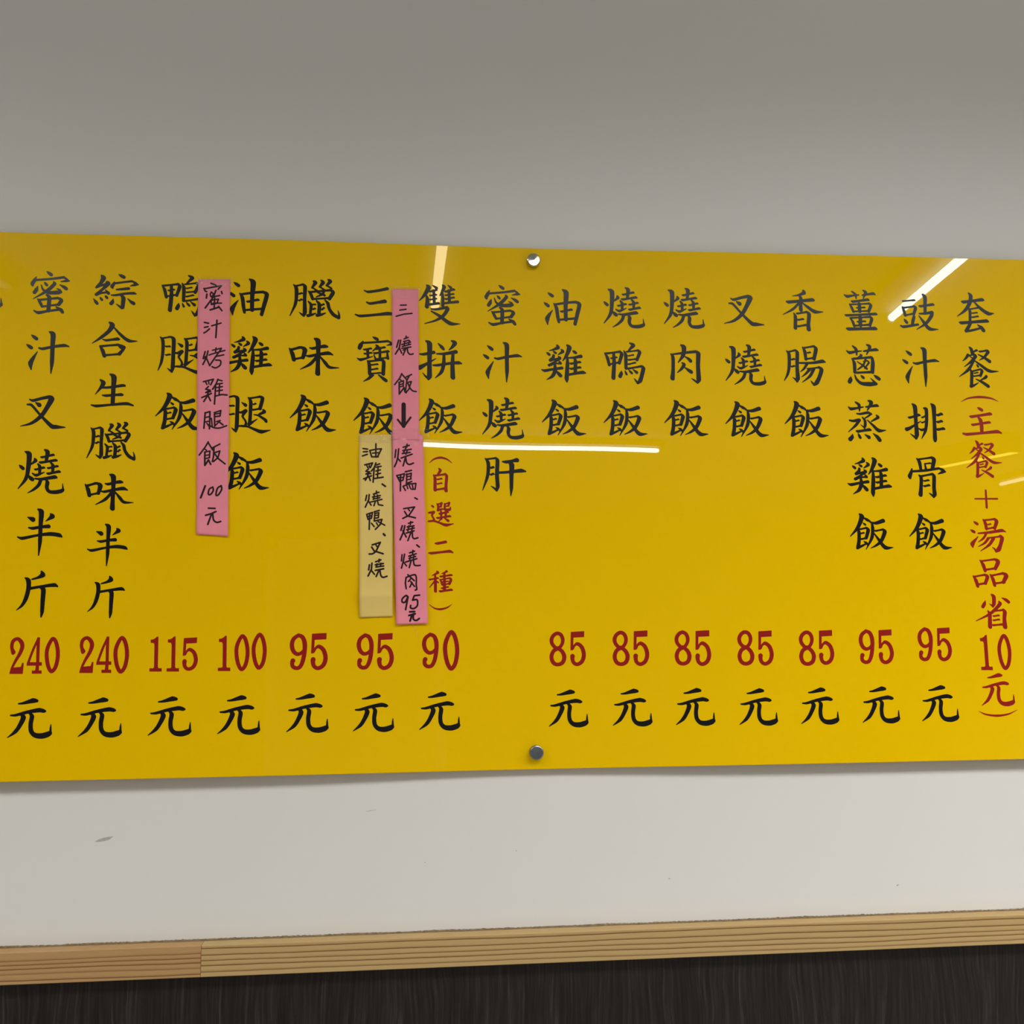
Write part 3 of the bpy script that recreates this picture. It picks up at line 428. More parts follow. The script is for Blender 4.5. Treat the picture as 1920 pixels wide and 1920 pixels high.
 '綜': 'm -16.33 18.25 0.9 -14.28 15.74 2.69 -16.76 10.11 1.65 -21.62 4.59 0.97|m -21.61 4.44 1.05 -17.7 6.23 0.97 -11.27 8.55 1.12|m -10.64 11.19 0.75 -9.14 9.53 2.54 -13.98 3.23 1.27 -21.54 -3.27 1.05|m -21.52 -3.89 1.5 -15.96 -1.83 1.05 -8.04 -0.87 0.97|m -11.39 1.6 0.6 -8.37 -1.88 1.79|m -24.01 -8.79 0.45 -21.36 -12.35 1.79 -20.22 -13.86 1.65|m -16.99 -6.88 0.41 -15.98 -8.38 1.32 -15.12 -9.57 1.4|m -11.63 -4.99 0.43 -10.56 -6.18 1.38 -9.65 -7.13 1.46|m 2.59 19.8 0.58 5.42 18.32 1.85 7.79 17.16 1.97|m -2.1 11.4 0.37 -3.29 8.13 1.65 -4.66 5.93 1.79 -4.03 4.4 1.05|m -2.61 9.53 1.05 6.77 11.08 0.97 16.89 12.65 1.12|m 16.89 12.65 0.97 20.6 10.65 1.35 24.3 8.8 0.3|m 24.16 8.64 0.37 19.94 8.3 1.35 14.9 6.87 0.22|m 0.39 2.42 0.75 4.87 2.91 1.2 13.54 4.05 1.5|m -4.89 -4.11 0.67 0.03 -4 1.12 10.11 -1.99 1.2 19.53 -1.38 1.42 21.73 -1.95 0.6|m 5.09 -3.65 0.9 8.11 -7.05 2.24 7.95 -13.23 2.09 7.6 -17.86 1.94|m 6.7 -19.03 1.05 3.72 -16.4 1.05 0.53 -14.16 0.22|m -2.72 -8.3 0.22 -3.46 -11.94 1.79 -5.05 -13.9 1.79|m 13.07 -7.94 0.45 17.34 -11.86 1.79 19.33 -12.97 2.02',
 '合': 'm -6.38 19.58 0.89 -3.18 16.81 2.67 -6.2 10.24 1.93 -14.56 2.43 1.48 -24.21 -4.61 0.22|m -2.03 14.91 0.67 6.96 5.14 1.71 15.11 -0.82 1.93 24.52 -1.26 0.22|m -12.67 0.03 0.59 -9.4 -0.9 1.19 -2.95 -0.02 1.19 3.14 0.86 1.78 4.81 0.51 0.89|m -15.78 -7.5 0.74 -12.57 -12.77 2.15 -10.56 -18.82 1.85|m -14.9 -7.87 1.11 -5.6 -6.7 1.04 4.45 -5.76 1.19|m 3.36 -5.47 1.04 7.78 -8.22 2.67 11.05 -8.92 0.89 5.53 -16.26 1.78|m -10.56 -17.56 0.65 -9.34 -17.84 1.13 -1.99 -17.16 0.95 5.48 -16.41 1.25 6.58 -16.7 0.71',
 '腿': 'm -24.47 20.23 0.67 -21.81 16.08 1.87 -21.39 3.91 1.64 -22.71 -8.25 1.34 -26.12 -18.13 0.3|m -23.01 19.21 0.53 -22.01 18.97 0.92 -18.24 19.76 0.78 -14.38 20.6 1.02 -13.47 20.37 0.58|m -13.14 20.62 1.12 -10.01 18.15 2.09 -9.91 0.26 1.94 -10.18 -14.17 2.09 -11.16 -19.63 1.04|m -11.16 -19.48 1.04 -13.39 -17.61 1.04 -15.85 -15.37 0.22|m -18.78 9.75 0.53 -17.78 9.51 0.92 -16 9.58 0.78 -14.14 9.71 1.02 -13.23 9.47 0.58|m -18.56 -0.13 0.53 -17.55 -0.37 0.92 -15.79 -0.03 0.78 -13.93 0.36 1.02 -13.02 0.12 0.58|m -5.08 13.41 0.45 -1.21 10.64 2.01|m -7.98 2.18 0.9 -4.69 2.22 1.34 -1.07 4.02 1.64|m -0.34 4.18 1.64 -3.17 -0.42 1.19 -3.86 -2.71 1.04 -0.84 -7.23 1.04 -0.04 -10.26 1.19 -1.08 -12.93 1.04|m -8.38 -13.39 0.75 -3.63 -13.34 1.19 2.23 -14.03 1.04 11.08 -17.72 1.64 16.98 -19.55 2.09 27.06 -17.69 0.22|m 1.91 19.08 0.67 4.57 14.92 1.87 4.49 0.44 1.72 3.98 -10.21 1.79|m 3.38 18.83 0.57 4.46 18.57 0.99 9.43 19.39 0.84 14.5 20.26 1.1 15.49 20 0.63|m 14.74 20.41 1.19 17.57 18.54 1.94 15 6.67 1.72|m 7.14 11.61 0.49 8.05 11.4 0.85 8.85 11.83 0.72 9.85 12.32 0.94 10.55 12.1 0.54|m 6.58 5.52 0.57 7.66 5.27 0.99 10.98 5.86 0.84 14.4 6.51 1.1 15.39 6.26 0.63|m 3.27 -11.36 1.64 7.24 -8.65 1.04 12.3 -5.17 0.22|m 18.33 5.57 0.75 19.84 3.3 1.79 14.4 0.18 1.04|m 8.54 -0.27 0.45 13.69 -1.35 1.04 21.12 -6.2 1.79 21.88 -7.71 1.64',
 '生': 'm -13.02 11.64 0.88 -9.9 8.51 2.5 -12.21 3.34 1.47 -18 -4.66 0.22|m -11.13 2.98 1.03 -2.56 3.48 1.25 10.99 5.79 1.47 13.15 5.59 1.18|m -2.72 18.23 0.88 1.19 15.25 2.94 1.17 3.53 2.21 0.97 -15.33 2.06|m -10.24 -5.68 0.66 -6.52 -6.01 1.32 2.76 -5.13 1.18 9.91 -4.66 1.62 11.71 -4.79 0.74|m -21.83 -16.74 0.66 -16.8 -17.81 1.47 -1.15 -16.26 1.1 15.99 -14.76 1.69 22.87 -16.71 0.88',
 '臘': 'm -21.59 14.62 0.66 -19.03 10.91 1.9 -18.76 3.45 1.75 -19.82 -6.25 1.39 -25.15 -18.92 0.29|m -20.37 13.61 0.52 -19.39 13.38 0.9 -16.1 14.2 0.76 -12.71 15.08 1 -11.82 14.85 0.57|m -11.87 15.32 1.02 -10 12.87 1.9 -10.24 -0.2 1.6 -9.87 -14.35 2.04 -10.99 -18.67 1.02|m -10.99 -18.67 1.02 -13.18 -16.98 1.02 -15.74 -14.99 0.22|m -16.86 5.2 0.52 -15.89 4.97 0.9 -14.71 5.33 0.76 -13.43 5.74 1 -12.55 5.5 0.57|m -16.6 -2.03 0.52 -15.62 -2.26 0.9 -14.63 -1.72 0.76 -13.49 -1.13 1 -12.65 -1.36 0.57|m -1.31 18.94 0.87 0.66 17.69 1.9 -2.84 11.82 0.8|m -2.5 12.19 0.8 2.98 8.51 1.02|m 6.72 20.15 0.87 8.51 17.92 1.9 4.96 13.02 0.8|m 5.09 13.39 0.8 10.8 9.33 1.02|m 13.98 20.98 0.87 16.03 19.5 1.9 12.2 14.59 0.8|m 12.18 14.96 0.8 17.14 12.02 1.09|m -6.27 8.05 0.66 -3.64 4.33 1.6 -2.06 -0.13 1.46|m -5.16 7.57 0.6 -4.03 7.3 1.04 5.83 8.5 0.87 15.83 9.76 1.15 16.85 9.48 0.66|m 16.5 9.91 1.17 19.08 7.54 1.9 15.39 0.4 1.6|m -1.36 0.13 0.56 -0.31 -0.12 0.97 6.82 0.48 0.82 14.07 1.13 1.07 15.02 0.88 0.61|m 10.09 9.33 0.87 8.09 5.19 1.17 1.78 2.14 0.44|m 3.05 6.64 0.44 6.65 5.55 1.17 10.27 4.09 1.17|m -6.22 -3.15 0.73 -3.46 -6.85 1.6 -4.32 -16.54 1.17|m -6.74 -18.42 1.46 -2.52 -17.27 1.17 1.54 -15.6 0.36|m -1.91 -6.01 0.48 -1.03 -6.22 0.83 -0.25 -6.17 0.7 0.73 -6.07 0.92 1.42 -6.29 0.52|m -2.09 -11.07 0.48 -1.2 -11.29 0.83 -0.43 -10.94 0.7 0.53 -10.55 0.92 1.22 -10.76 0.52|m 2.29 -2.33 0.87 5.05 -6.04 1.9 4.59 -17.22 1.6|m 2.84 -17.97 1.46 7.42 -16.82 1.17 11.63 -15.08 0.36|m 7.03 -6.3 0.52 7.84 -6.53 0.9 8.58 -6.1 0.76 9.51 -5.63 1 10.14 -5.86 0.57|m 7.19 -11.14 0.52 8.05 -11.38 0.9 8.81 -10.58 0.76 9.76 -9.73 1 10.42 -9.96 0.57|m 11.02 -1.36 0.73 13.77 -4.47 1.75 15.4 -10.43 1.6 19.52 -16.36 1.9 24.98 -19.67 1.75|m 25.91 -19.67 1.02 25.57 -15.94 0.87 24.37 -12 0.22',
 '味': 'm -25.43 8.45 0.72 -22.55 3.15 2.17 -20.9 -3.47 1.95|m -24.4 7.7 0.72 -23.05 7.37 1.24 -18.87 8.57 1.04 -14.57 9.83 1.37 -13.35 9.5 0.78|m -12.91 9.84 1.3 -9.64 7.27 2.46 -11.45 -1.23 1.59|m -19.87 -2.25 0.6 -18.74 -2.52 1.03 -15.66 -1.9 0.87 -12.47 -1.23 1.14 -11.46 -1.5 0.65|m -4.41 9.51 0.65 -1.56 8.93 1.3 5.47 10.67 1.3 11.12 11.58 1.81 13.62 11.3 1.01|m -8.35 1 0.65 -4.8 0.64 1.3 5.74 2.9 1.3 14.92 4.2 1.88 19.24 2.59 0.65|m 0.34 19.52 0.87 3.82 17.32 2.75 4.26 4.74 1.95 4.07 -10.01 2.02 3.98 -17.74 2.53|m 3 0.31 1.3 -3.79 -7.83 1.45 -14.03 -13.75 0.22|m 5.81 1.06 0.58 11.73 -6.3 1.81 16.14 -10.86 1.59 26.1 -11.42 0.22',
 '半': 'm -12.98 16.14 0.57 -8.01 13.97 2.7|m 10.57 19.83 0.71 12.42 17.5 2.49 9.39 14.72 1.28 5.66 11.94 0.21|m -11.79 4.87 0.64 -7.59 4.14 1.49 0.7 5.6 1.28 9.04 6.33 1.99|m -22.79 -5.3 0.64 -18.22 -6.75 1.57 -2.39 -3.49 1.14 11.48 -2.04 1.99 20.6 -3.35 2.14 23.11 -4.95 0.85|m -2.77 24.92 0.85 0.69 22.37 2.7 0.59 8.15 1.99 0.67 -10.02 1.92 -0.21 -25.23 0.43',
 '斤': 'm 3.57 24.21 0.99 4.89 20.96 2.54 0.72 18.1 1.27 -6.12 15.97 0.63|m -13.09 17.44 0.63 -9.87 14.91 2.4 -9.3 6.65 2.11 -11.46 -4.09 1.97 -15.24 -11.93 1.27 -20.66 -17.03 0.21|m -7.08 6.28 1.27 5.28 8.37 1.27 17.71 9.75 1.97 20.54 8.29 0.85|m 3.3 6.22 0.7 6.11 5.13 2.4 5.96 -7.78 2.11 5.73 -18.51 1.83 4.95 -24.57 0.56',
 '2': 'm -3.97 2.34 1.53 -4.81 5.88 1.67 -5.49 10.13 1.67 -4.22 15.43 1.81 0.13 17.72 1.74 4.05 14.28 2.09 5.3 9.31 2.09 3.22 2.26 1.81 -1.19 -6.16 1.39 -3.98 -12.47 1.11 -5.16 -16.68 1.11|g -6.88 -19.33 0 7.06 -19.51 0 7.57 -7.82 0 5.99 -7.66 0 4.68 -12.01 0 -2.95 -12.76 0 -5.53 -13.01 0|m -4.3 5.17 1.95 -3.69 3.61 2.3',
 '4': 'm 3.69 18.18 1.12 -1.17 6.52 1.19 -6.02 -8.27 1.19|g -7.42 -10.65 0 -6.62 -6.99 0 8.2 -7.17 0 8.36 -10.84 0|g 2.27 19.26 0 5.3 19.23 0 5.54 -9.11 0 5.44 -16.52 0 1.6 -16.47 0 2.38 -9.07 0 2.06 7.91 0|g -1.71 -15.94 0 8.37 -15.93 0 8.51 -19.38 0 -1.57 -19.25 0',
 '0': 'm -0.34 17.43 1.75 -4.68 9.09 1.96 -5.7 0.6 1.96 -3.85 -10.75 1.96 -0.15 -17.29 1.82 3.8 -12.96 1.96 5.81 -3.08 1.96 5.43 6.14 1.96 3.02 14.69 1.96 -0.34 17.43 1.75',
 '肝': 'm -21.67 20.58 0.69 -18.62 16.35 2 -18.29 7.46 1.85 -19.87 -1.81 1.54 -24.92 -15.85 0.31|m -20.56 20.3 0.55 -19.51 20.06 0.95 -14.76 20.66 0.8 -9.91 21.31 1.05 -8.96 21.07 0.6|m -9.76 21.47 1.08 -7.71 18.77 2.08 -8.35 2.14 2.08 -7.67 -10.97 2.16 -8.86 -15.98 1.08|m -8.86 -16.21 1.08 -11.9 -13.3 1.08 -15.33 -11.17 0.23|m -15.93 10.31 0.68 -14.86 10.01 1.17 -13.86 10.35 0.99 -12.62 10.76 1.29 -11.8 10.46 0.74|m -16.38 2.35 0.64 -15.18 2.07 1.1 -14.1 2.52 0.92 -12.76 3.03 1.21 -11.82 2.75 0.69|m -1.87 17.28 0.69 2.13 16.92 1.69 9.07 18.14 1.39 14.86 19.2 2.31|m -5.65 4.48 1.23 4.34 5.17 1.39 19.76 6.98 2.16 24.38 6.24 0.92|m 5.97 16.18 1.54 8.65 13.88 2.93 8.32 2.26 2.31 8.04 -13.18 1.85 7.35 -22.05 0.46',
 '自': 'm -1.74 13.18 0.76 -0.22 11.27 1.52 -2.88 6.64 0.91|m -7.8 5.83 0.69 -6.28 2.4 1.52 -6.28 -11.37 1.68|m -5.91 5.57 0.59 -4.8 5.31 1.01 -0.04 5.99 0.85 4.84 6.72 1.12 5.85 6.46 0.64|m 5.46 7.11 1.07 6.98 4.82 1.52 6.21 -5.92 1.52 6.2 -12.04 1.83|m -4.1 0.97 0.46 -3.23 0.76 0.8 -1.17 1.21 0.67 0.96 1.69 0.88 1.75 1.49 0.5|m -4.1 -4.16 0.46 -3.23 -4.37 0.8 -1.17 -3.92 0.67 0.96 -3.44 0.88 1.75 -3.64 0.5|m -5.53 -10.65 0.59 -4.42 -10.91 1.01 -0.23 -10.29 0.85 4.07 -9.61 1.12 5.08 -9.87 0.64',
 '選': 'm -10.73 9.81 0.34 -9.69 9.03 1.09 -8.81 8.42 1.16|m -13.41 1.42 0.91 -10.4 1.96 1.06 -7.77 2.36 1.06|m -7.77 2.36 1.21 -10.02 -1.45 0.91 -7.76 -6 1.06 -8.89 -7.9 0.91|m -13.78 -8.3 0.91 -7.76 -7.89 1.06 -0.98 -10.14 1.06 5.8 -12.4 1.67 14.49 -10.85 0.23|m -4.15 11.51 0.76 -2.87 8.47 1.21 -3.24 4.28 1.21|m -3.36 11.59 0.42 -2.56 11.4 0.72 -1.36 11.83 0.61 -0.07 12.29 0.8 0.65 12.11 0.45|m 0.91 12.68 1.06 -0.22 8.48 1.06|m -2.25 8.39 0.37 -1.58 8.22 0.65 -0.98 8.41 0.55 -0.22 8.64 0.72 0.29 8.47 0.41|m -3.62 4.28 1.06 1.66 5.83 0.91|m 4.2 11.79 0.42 4.99 11.6 0.72 6.77 12.14 0.61 8.62 12.73 0.8 9.34 12.54 0.45|m 9.61 13.11 1.06 8.47 9.29 0.91|m 5.3 8.96 0.37 6.02 8.8 0.65 6.96 9.1 0.55 7.96 9.44 0.72 8.61 9.28 0.41|m 4.31 11.56 0.91 4.31 6.22 1.06|m 3.93 5.46 1.06 9.6 5.11 1.36 11.12 8.17 0.38|m -2.09 0.6 0.62 -0.91 0.32 1.08 3.17 1.35 0.91 7.37 2.43 1.19 8.44 2.15 0.68|m 0.15 2.78 1.06 0.53 -3.68 1.06|m 5.82 4.33 1.06 5.43 -3.28 1.21|m -4.76 -4.21 0.58 -3.65 -4.47 1.01 3.17 -3.4 0.85 10.1 -2.27 1.11 11.11 -2.54 0.64|m 0.9 -5.2 0.91 -2.11 -7.87 0.38|m 4.3 -4.81 0.53 8.07 -7.45 1.51',
 '二': 'm -6.24 4.56 0.68 -3.98 4.56 1.28 2.03 5.63 1.28 5.42 6.39 1.43|m -13.36 -6.22 0.68 -10.36 -6.45 1.36 0.52 -5.24 1.05 10.31 -4.34 1.58 13.32 -5.7 0.75',
 '種': 'm -4.43 11.42 0.56 -3.18 9.85 1.37 -9.73 6.43 0.25|m -13.16 2.16 0.48 -12.24 1.94 0.83 -7.86 2.75 0.7 -3.38 3.6 0.92 -2.55 3.38 0.52|m -6.3 7.36 0.87 -5.99 -0.14 1.5 -5.98 -11.04 1.5|m -6.3 1.11 0.87 -12.52 -6.97 0.19|m -4.6 0.39 0.23 -3.71 -0.55 0.75 -2.96 -1.3 0.8|m 6.2 12.02 0.56 6.82 11.08 1 0.88 8.59 0.25|m -0.96 5.57 0.55 0.09 5.31 0.95 5.88 6.13 0.8 11.77 7 1.05 12.72 6.74 0.6|m 4 9.21 1.12 4.3 -9.53 1.62|m -1 2.03 0.56 0.87 -1.41 1 1.5 -3.91 0.94|m -0.11 2.1 0.41 0.68 1.91 0.71 5.25 2.72 0.6 9.9 3.56 0.79 10.62 3.37 0.45|m 10.57 3.56 0.87 11.5 1.68 1.37 9.62 -3.31 1|m 1.09 -0.41 0.34 1.75 -0.57 0.59 4.93 -0.33 0.5 8.18 -0.06 0.66 8.78 -0.22 0.37|m 2.38 -3.83 0.41 3.17 -4.02 0.71 5.87 -3.37 0.6 8.64 -2.68 0.79 9.36 -2.87 0.45|m 0.53 -7.56 0.45 1.38 -7.77 0.77 4.62 -7.06 0.65 7.93 -6.3 0.85 8.71 -6.51 0.49|m -1.52 -10.94 0.65 -0.28 -11.24 1.13 5.71 -10.43 0.95 11.82 -9.56 1.25 12.95 -9.87 0.71',
 '）': 'm -12.71 3 0.19 -7.12 -1.07 0.68 -0.28 -2.36 1.12 7.19 -0.54 0.81 12.81 3.27 0.12',
 '叉': 'm -15.83 14.21 0.73 -12.38 13.04 1.47 -2.95 15.67 1.47 5.24 17.46 1.79|m 5.24 17.46 1.79 7.62 15.45 2.94 3.2 5.54 2.12 -2.83 -4.38 1.96 -12.84 -12.7 1.39 -24.67 -16.3 0.24|m -18.21 8.44 0.82 -13.77 7.86 1.47 -3.61 -3.58 1.31 8.94 -16.02 2.45 14.19 -16.75 2.12 23.37 -17.17 0.49|m -9.21 10.64 0.65 -5.64 8.25 2.53',
 '1': 'g -5.84 15.85 0 -3.29 15.97 0 -0.83 17.39 0 0.77 19.11 0 2.47 19.09 0 2.82 -14.34 0 3.84 -15.51 0 6.95 -15.26 0 7.04 -19.14 0 -6.15 -18.96 0 -6.23 -15.38 0 -2.26 -15.43 0 -1.3 -14.29 0 -1.59 10.18 0 -2.49 12.21 0 -5.62 12.39 0',
 '5': 'g -8.06 18.82 0 7.37 19.58 0 7.1 12.82 0 -5.1 12.34 0 -5.77 -1.74 0 -8.82 -2 0|m -6.21 -0.09 1.36 -3.87 3.63 1.21 -0.41 5.25 1.96 4.32 1.3 2.19 6.48 -6.95 2.26 4.22 -14.4 2.19 -1.15 -17.62 1.96 -5.52 -15.41 1.96 -6.74 -10.54 2.26 -6.48 -8.45 2.49',
 '8': 'm -0.6 17.52 1.96 -5.05 14.94 2.03 -7.24 10.09 2.11 -5.94 4.84 1.96 -0.68 0.31 1.96 3.93 4 1.81 5.69 9.97 2.03 3.71 15.6 2.03 -0.6 17.52 1.96|m -0.68 0.31 1.96 -5.27 -2.63 2.11 -7.48 -8.95 2.18 -5.44 -15.3 2.11 -0.31 -17.45 1.96 5.19 -15.06 2.18 7.1 -8.74 2.34 4.6 -2.74 2.11 -0.67 1.2 1.81',
 '元': 'm -12.6 15.33 0.6 -8.21 15.79 1.05 2.05 18.38 2.39 5.45 18.19 1.49 6.36 18.32 0.75|m -20.07 3.41 0.67 -15.17 3.55 1.19 -3.8 6.48 1.49 8.33 8.37 2.09 12.48 7.57 1.94 14.52 7.32 0.9|m -9.88 3.99 1.05 -7.27 1.37 2.39 -10.01 -5.96 1.94 -14.63 -13.25 1.64 -22.39 -19.36 0.22|m -1.17 5.33 1.05 1.28 2.34 2.09 0.34 -5.39 2.02 1.06 -12.77 2.24 4.92 -17.25 2.46 11.7 -18.24 2.69 17.77 -16.72 2.54 20.21 -15.28 1.94|m 20.8 -15.88 1.05 20.58 -11.23 0.9 20.81 -6.59 0.22',
 '9': 'm 0.14 17.72 1.89 -4.94 13.52 2.1 -6.56 7.17 2.25 -4.9 0.79 2.18 -1 -2.5 1.96 3.53 -1.41 1.74 7.12 2.79 1.45|m 0.14 17.72 1.89 4.5 15.56 2.18 6.97 9.16 2.39 6.96 -0.04 2.25 5.28 -9.9 2.18 2.32 -16.21 2.03 -1.85 -17.57 1.96 -5.44 -15.42 2.03 -5.97 -11.54 2.03 -5.27 -9.64 2.47',
 '）2': 'm -23.57 2.84 0.14 -14.48 -1.16 0.87 -1.12 -2.78 1.23 12.48 -1.26 0.87 24.07 3.46 0.14',
 '（2': 'm -12.88 -3.76 0.23 -7.59 0.68 0.92 -0.38 2.54 1.3 6.84 0.85 0.92 12.92 -3.48 0.23',
}
PRINT = [  # character, x mm, z mm, scale, ink, menu line
 ('燒',-486.04,1973.6,1.011,'k',0),
 ('蜜',-411.75,1967.87,1.002,'k',1), ('汁',-411.33,1899.47,1.01,'k',1), ('叉',-412.23,1832.25,0.981,'k',1), ('燒',-411.43,1766.04,0.994,'k',1), ('半',-411.07,1699.62,1.0,'k',1), ('斤',-410.84,1632.48,1.0,'k',1), ('2',-429.09,1567.13,1.0,'r',1), ('4',-411.17,1566.96,1.0,'r',1), ('0',-392.64,1567.07,1.0,'r',1), ('元',-411.98,1500.66,1.016,'k',1),
 ('綜',-340.18,1970.62,1.0,'k',2), ('合',-339.75,1915.38,1.0,'k',2), ('生',-340.39,1857.58,1.0,'k',2), ('臘',-339.82,1800.38,1.0,'k',2), ('味',-339.7,1743.57,1.0,'k',2), ('半',-339.56,1685.61,0.901,'k',2), ('斤',-338.86,1628.9,0.91,'k',2), ('2',-357.07,1567.29,1.008,'r',2), ('4',-339.24,1566.97,1.008,'r',2), ('0',-320.93,1566.56,1.041,'r',2), ('元',-339.77,1500.41,1.011,'k',2),
 ('鴨',-267.57,1967.64,0.962,'k',3), ('腿',-265.77,1899.16,0.996,'k',3), ('飯',-266.88,1834.84,0.986,'k',3), ('1',-284.74,1567.01,0.982,'r',3), ('1',-266.56,1566.95,0.991,'r',3), ('5',-248.03,1566.66,0.917,'r',3), ('元',-267.33,1500.35,1.016,'k',3),
 ('油',-194.03,1967.61,0.994,'k',4), ('雞',-192.22,1899.92,0.954,'k',4), ('腿',-194.18,1832.33,1.0,'k',4), ('飯',-192.57,1768.08,0.986,'k',4), ('1',-212.3,1566.93,1.0,'r',4), ('0',-193.29,1567.39,1.035,'r',4), ('0',-174.94,1568.74,1.036,'r',4), ('元',-194.56,1500.52,1.012,'k',4),
 ('臘',-120.52,1967.78,1.088,'k',5), ('味',-120.17,1899.83,1.081,'k',5), ('飯',-119.61,1834.58,0.992,'k',5), ('9',-133.03,1567.89,1.016,'r',5), ('5',-109.8,1567.86,1.034,'r',5), ('元',-121.33,1501.23,1.011,'k',5),
 ('三',-50.92,1965.78,1.0,'k',6), ('寶',-51.22,1898.37,1.0,'k',6), ('飯',-48.94,1832.51,0.987,'k',6), ('9',-60.4,1567.29,1.013,'r',6), ('5',-37.48,1567.02,1.035,'r',6), ('元',-49.9,1500.43,1.0,'k',6),
 ('雙',22.32,1964.8,1.0,'k',7), ('拼',22.47,1899.18,1.0,'k',7), ('飯',24.16,1833.43,0.956,'k',7), ('（2',23.48,1782.84,1.0,'r',7), ('自',23.32,1759.49,1.0,'r',7), ('選',23.69,1720.61,1.0,'r',7), ('二',23.67,1682.65,1.0,'r',7), ('種',23.56,1644.53,1.0,'r',7), ('）',23.46,1615.61,1.0,'r',7), ('9',11.54,1567.53,1.007,'r',7), ('0',34.97,1567.26,1.164,'r',7), ('元',22.66,1500.66,1.013,'k',7),
 ('蜜',95.57,1966.27,1.0,'k',8), ('汁',95.21,1898.29,1.0,'k',8), ('燒',95.7,1831.94,0.983,'k',8), ('肝',96.28,1764.2,1.0,'k',8),
 ('油',166.49,1965.56,1.0,'k',9), ('雞',167.25,1898.05,0.969,'k',9), ('飯',166.94,1833.72,0.991,'k',9), ('8',155.76,1567.64,1.0,'r',9), ('5',178.77,1567.84,1.0,'r',9), ('元',167.14,1501.18,1.0,'k',9),
 ('燒',239.93,1966.16,1.0,'k',10), ('鴨',239.04,1898.95,1.0,'k',10), ('飯',239.15,1833.78,0.987,'k',10), ('8',228.04,1567.55,1.019,'r',10), ('5',251.23,1567.56,1.021,'r',10), ('元',239.76,1501.15,1.006,'k',10),
 ('燒',311.77,1966.46,0.996,'k',11), ('肉',311.45,1898.87,1.0,'k',11), ('飯',311.02,1834.06,0.999,'k',11), ('8',299.31,1567.23,1.017,'r',11), ('5',322.73,1567.0,1.032,'r',11), ('元',311.9,1500.89,1.011,'k',11),
 ('叉',384.3,1964.99,1.0,'k',12), ('燒',383.79,1898.5,0.997,'k',12), ('飯',383.6,1833.36,0.996,'k',12), ('8',372.38,1566.64,1.03,'r',12), ('5',395.94,1566.25,1.017,'r',12), ('元',384.81,1499.78,1.003,'k',12),
 ('香',456.45,1966.21,1.0,'k',13), ('腸',455.97,1898.74,1.0,'k',13), ('飯',455.6,1833.88,1.017,'k',13), ('8',444.9,1565.59,1.035,'r',13), ('5',467.72,1566.26,1.019,'r',13), ('元',456.93,1499.7,1.004,'k',13),
 ('薑',528.16,1968.13,1.0,'k',14), ('蔥',528.22,1900.46,1.0,'k',14), ('蒸',529.54,1832.57,1.0,'k',14), ('雞',529.52,1765.16,1.0,'k',14), ('飯',528.7,1700.52,0.999,'k',14), ('9',515.65,1566.52,1.017,'r',14), ('5',539.27,1566.18,1.021,'r',14), ('元',529.7,1499.86,1.005,'k',14),
 ('豉',601.85,1967.31,1.0,'k',15), ('汁',600.25,1899.2,1.017,'k',15), ('排',601.59,1831.15,1.0,'k',15), ('骨',600.2,1765.37,1.0,'k',15), ('飯',601.22,1700.49,1.0,'k',15), ('9',586.73,1568.63,1.0,'r',15), ('5',610.28,1568.27,0.998,'r',15), ('元',601.04,1500.25,1.005,'k',15),
 ('套',673.6,1968.35,1.0,'k',16), ('餐',673.45,1900.2,1.0,'k',16), ('（',672.04,1861.07,1.0,'r',16), ('主',673.38,1833.51,1.0,'r',16), ('餐',673.1,1787.64,0.892,'r',16), ('＋',672.59,1739.42,1.0,'r',16), ('湯',672.14,1696.13,1.0,'r',16), ('品',672.19,1651.33,1.0,'r',16), ('省',672.29,1606.09,1.0,'r',16), ('1',660.33,1558.19,1.07,'r',16), ('0',683.39,1558.46,1.085,'r',16), ('元',672.54,1515.08,0.913,'r',16), ('）2',670.79,1488.05,1.0,'r',16),
]
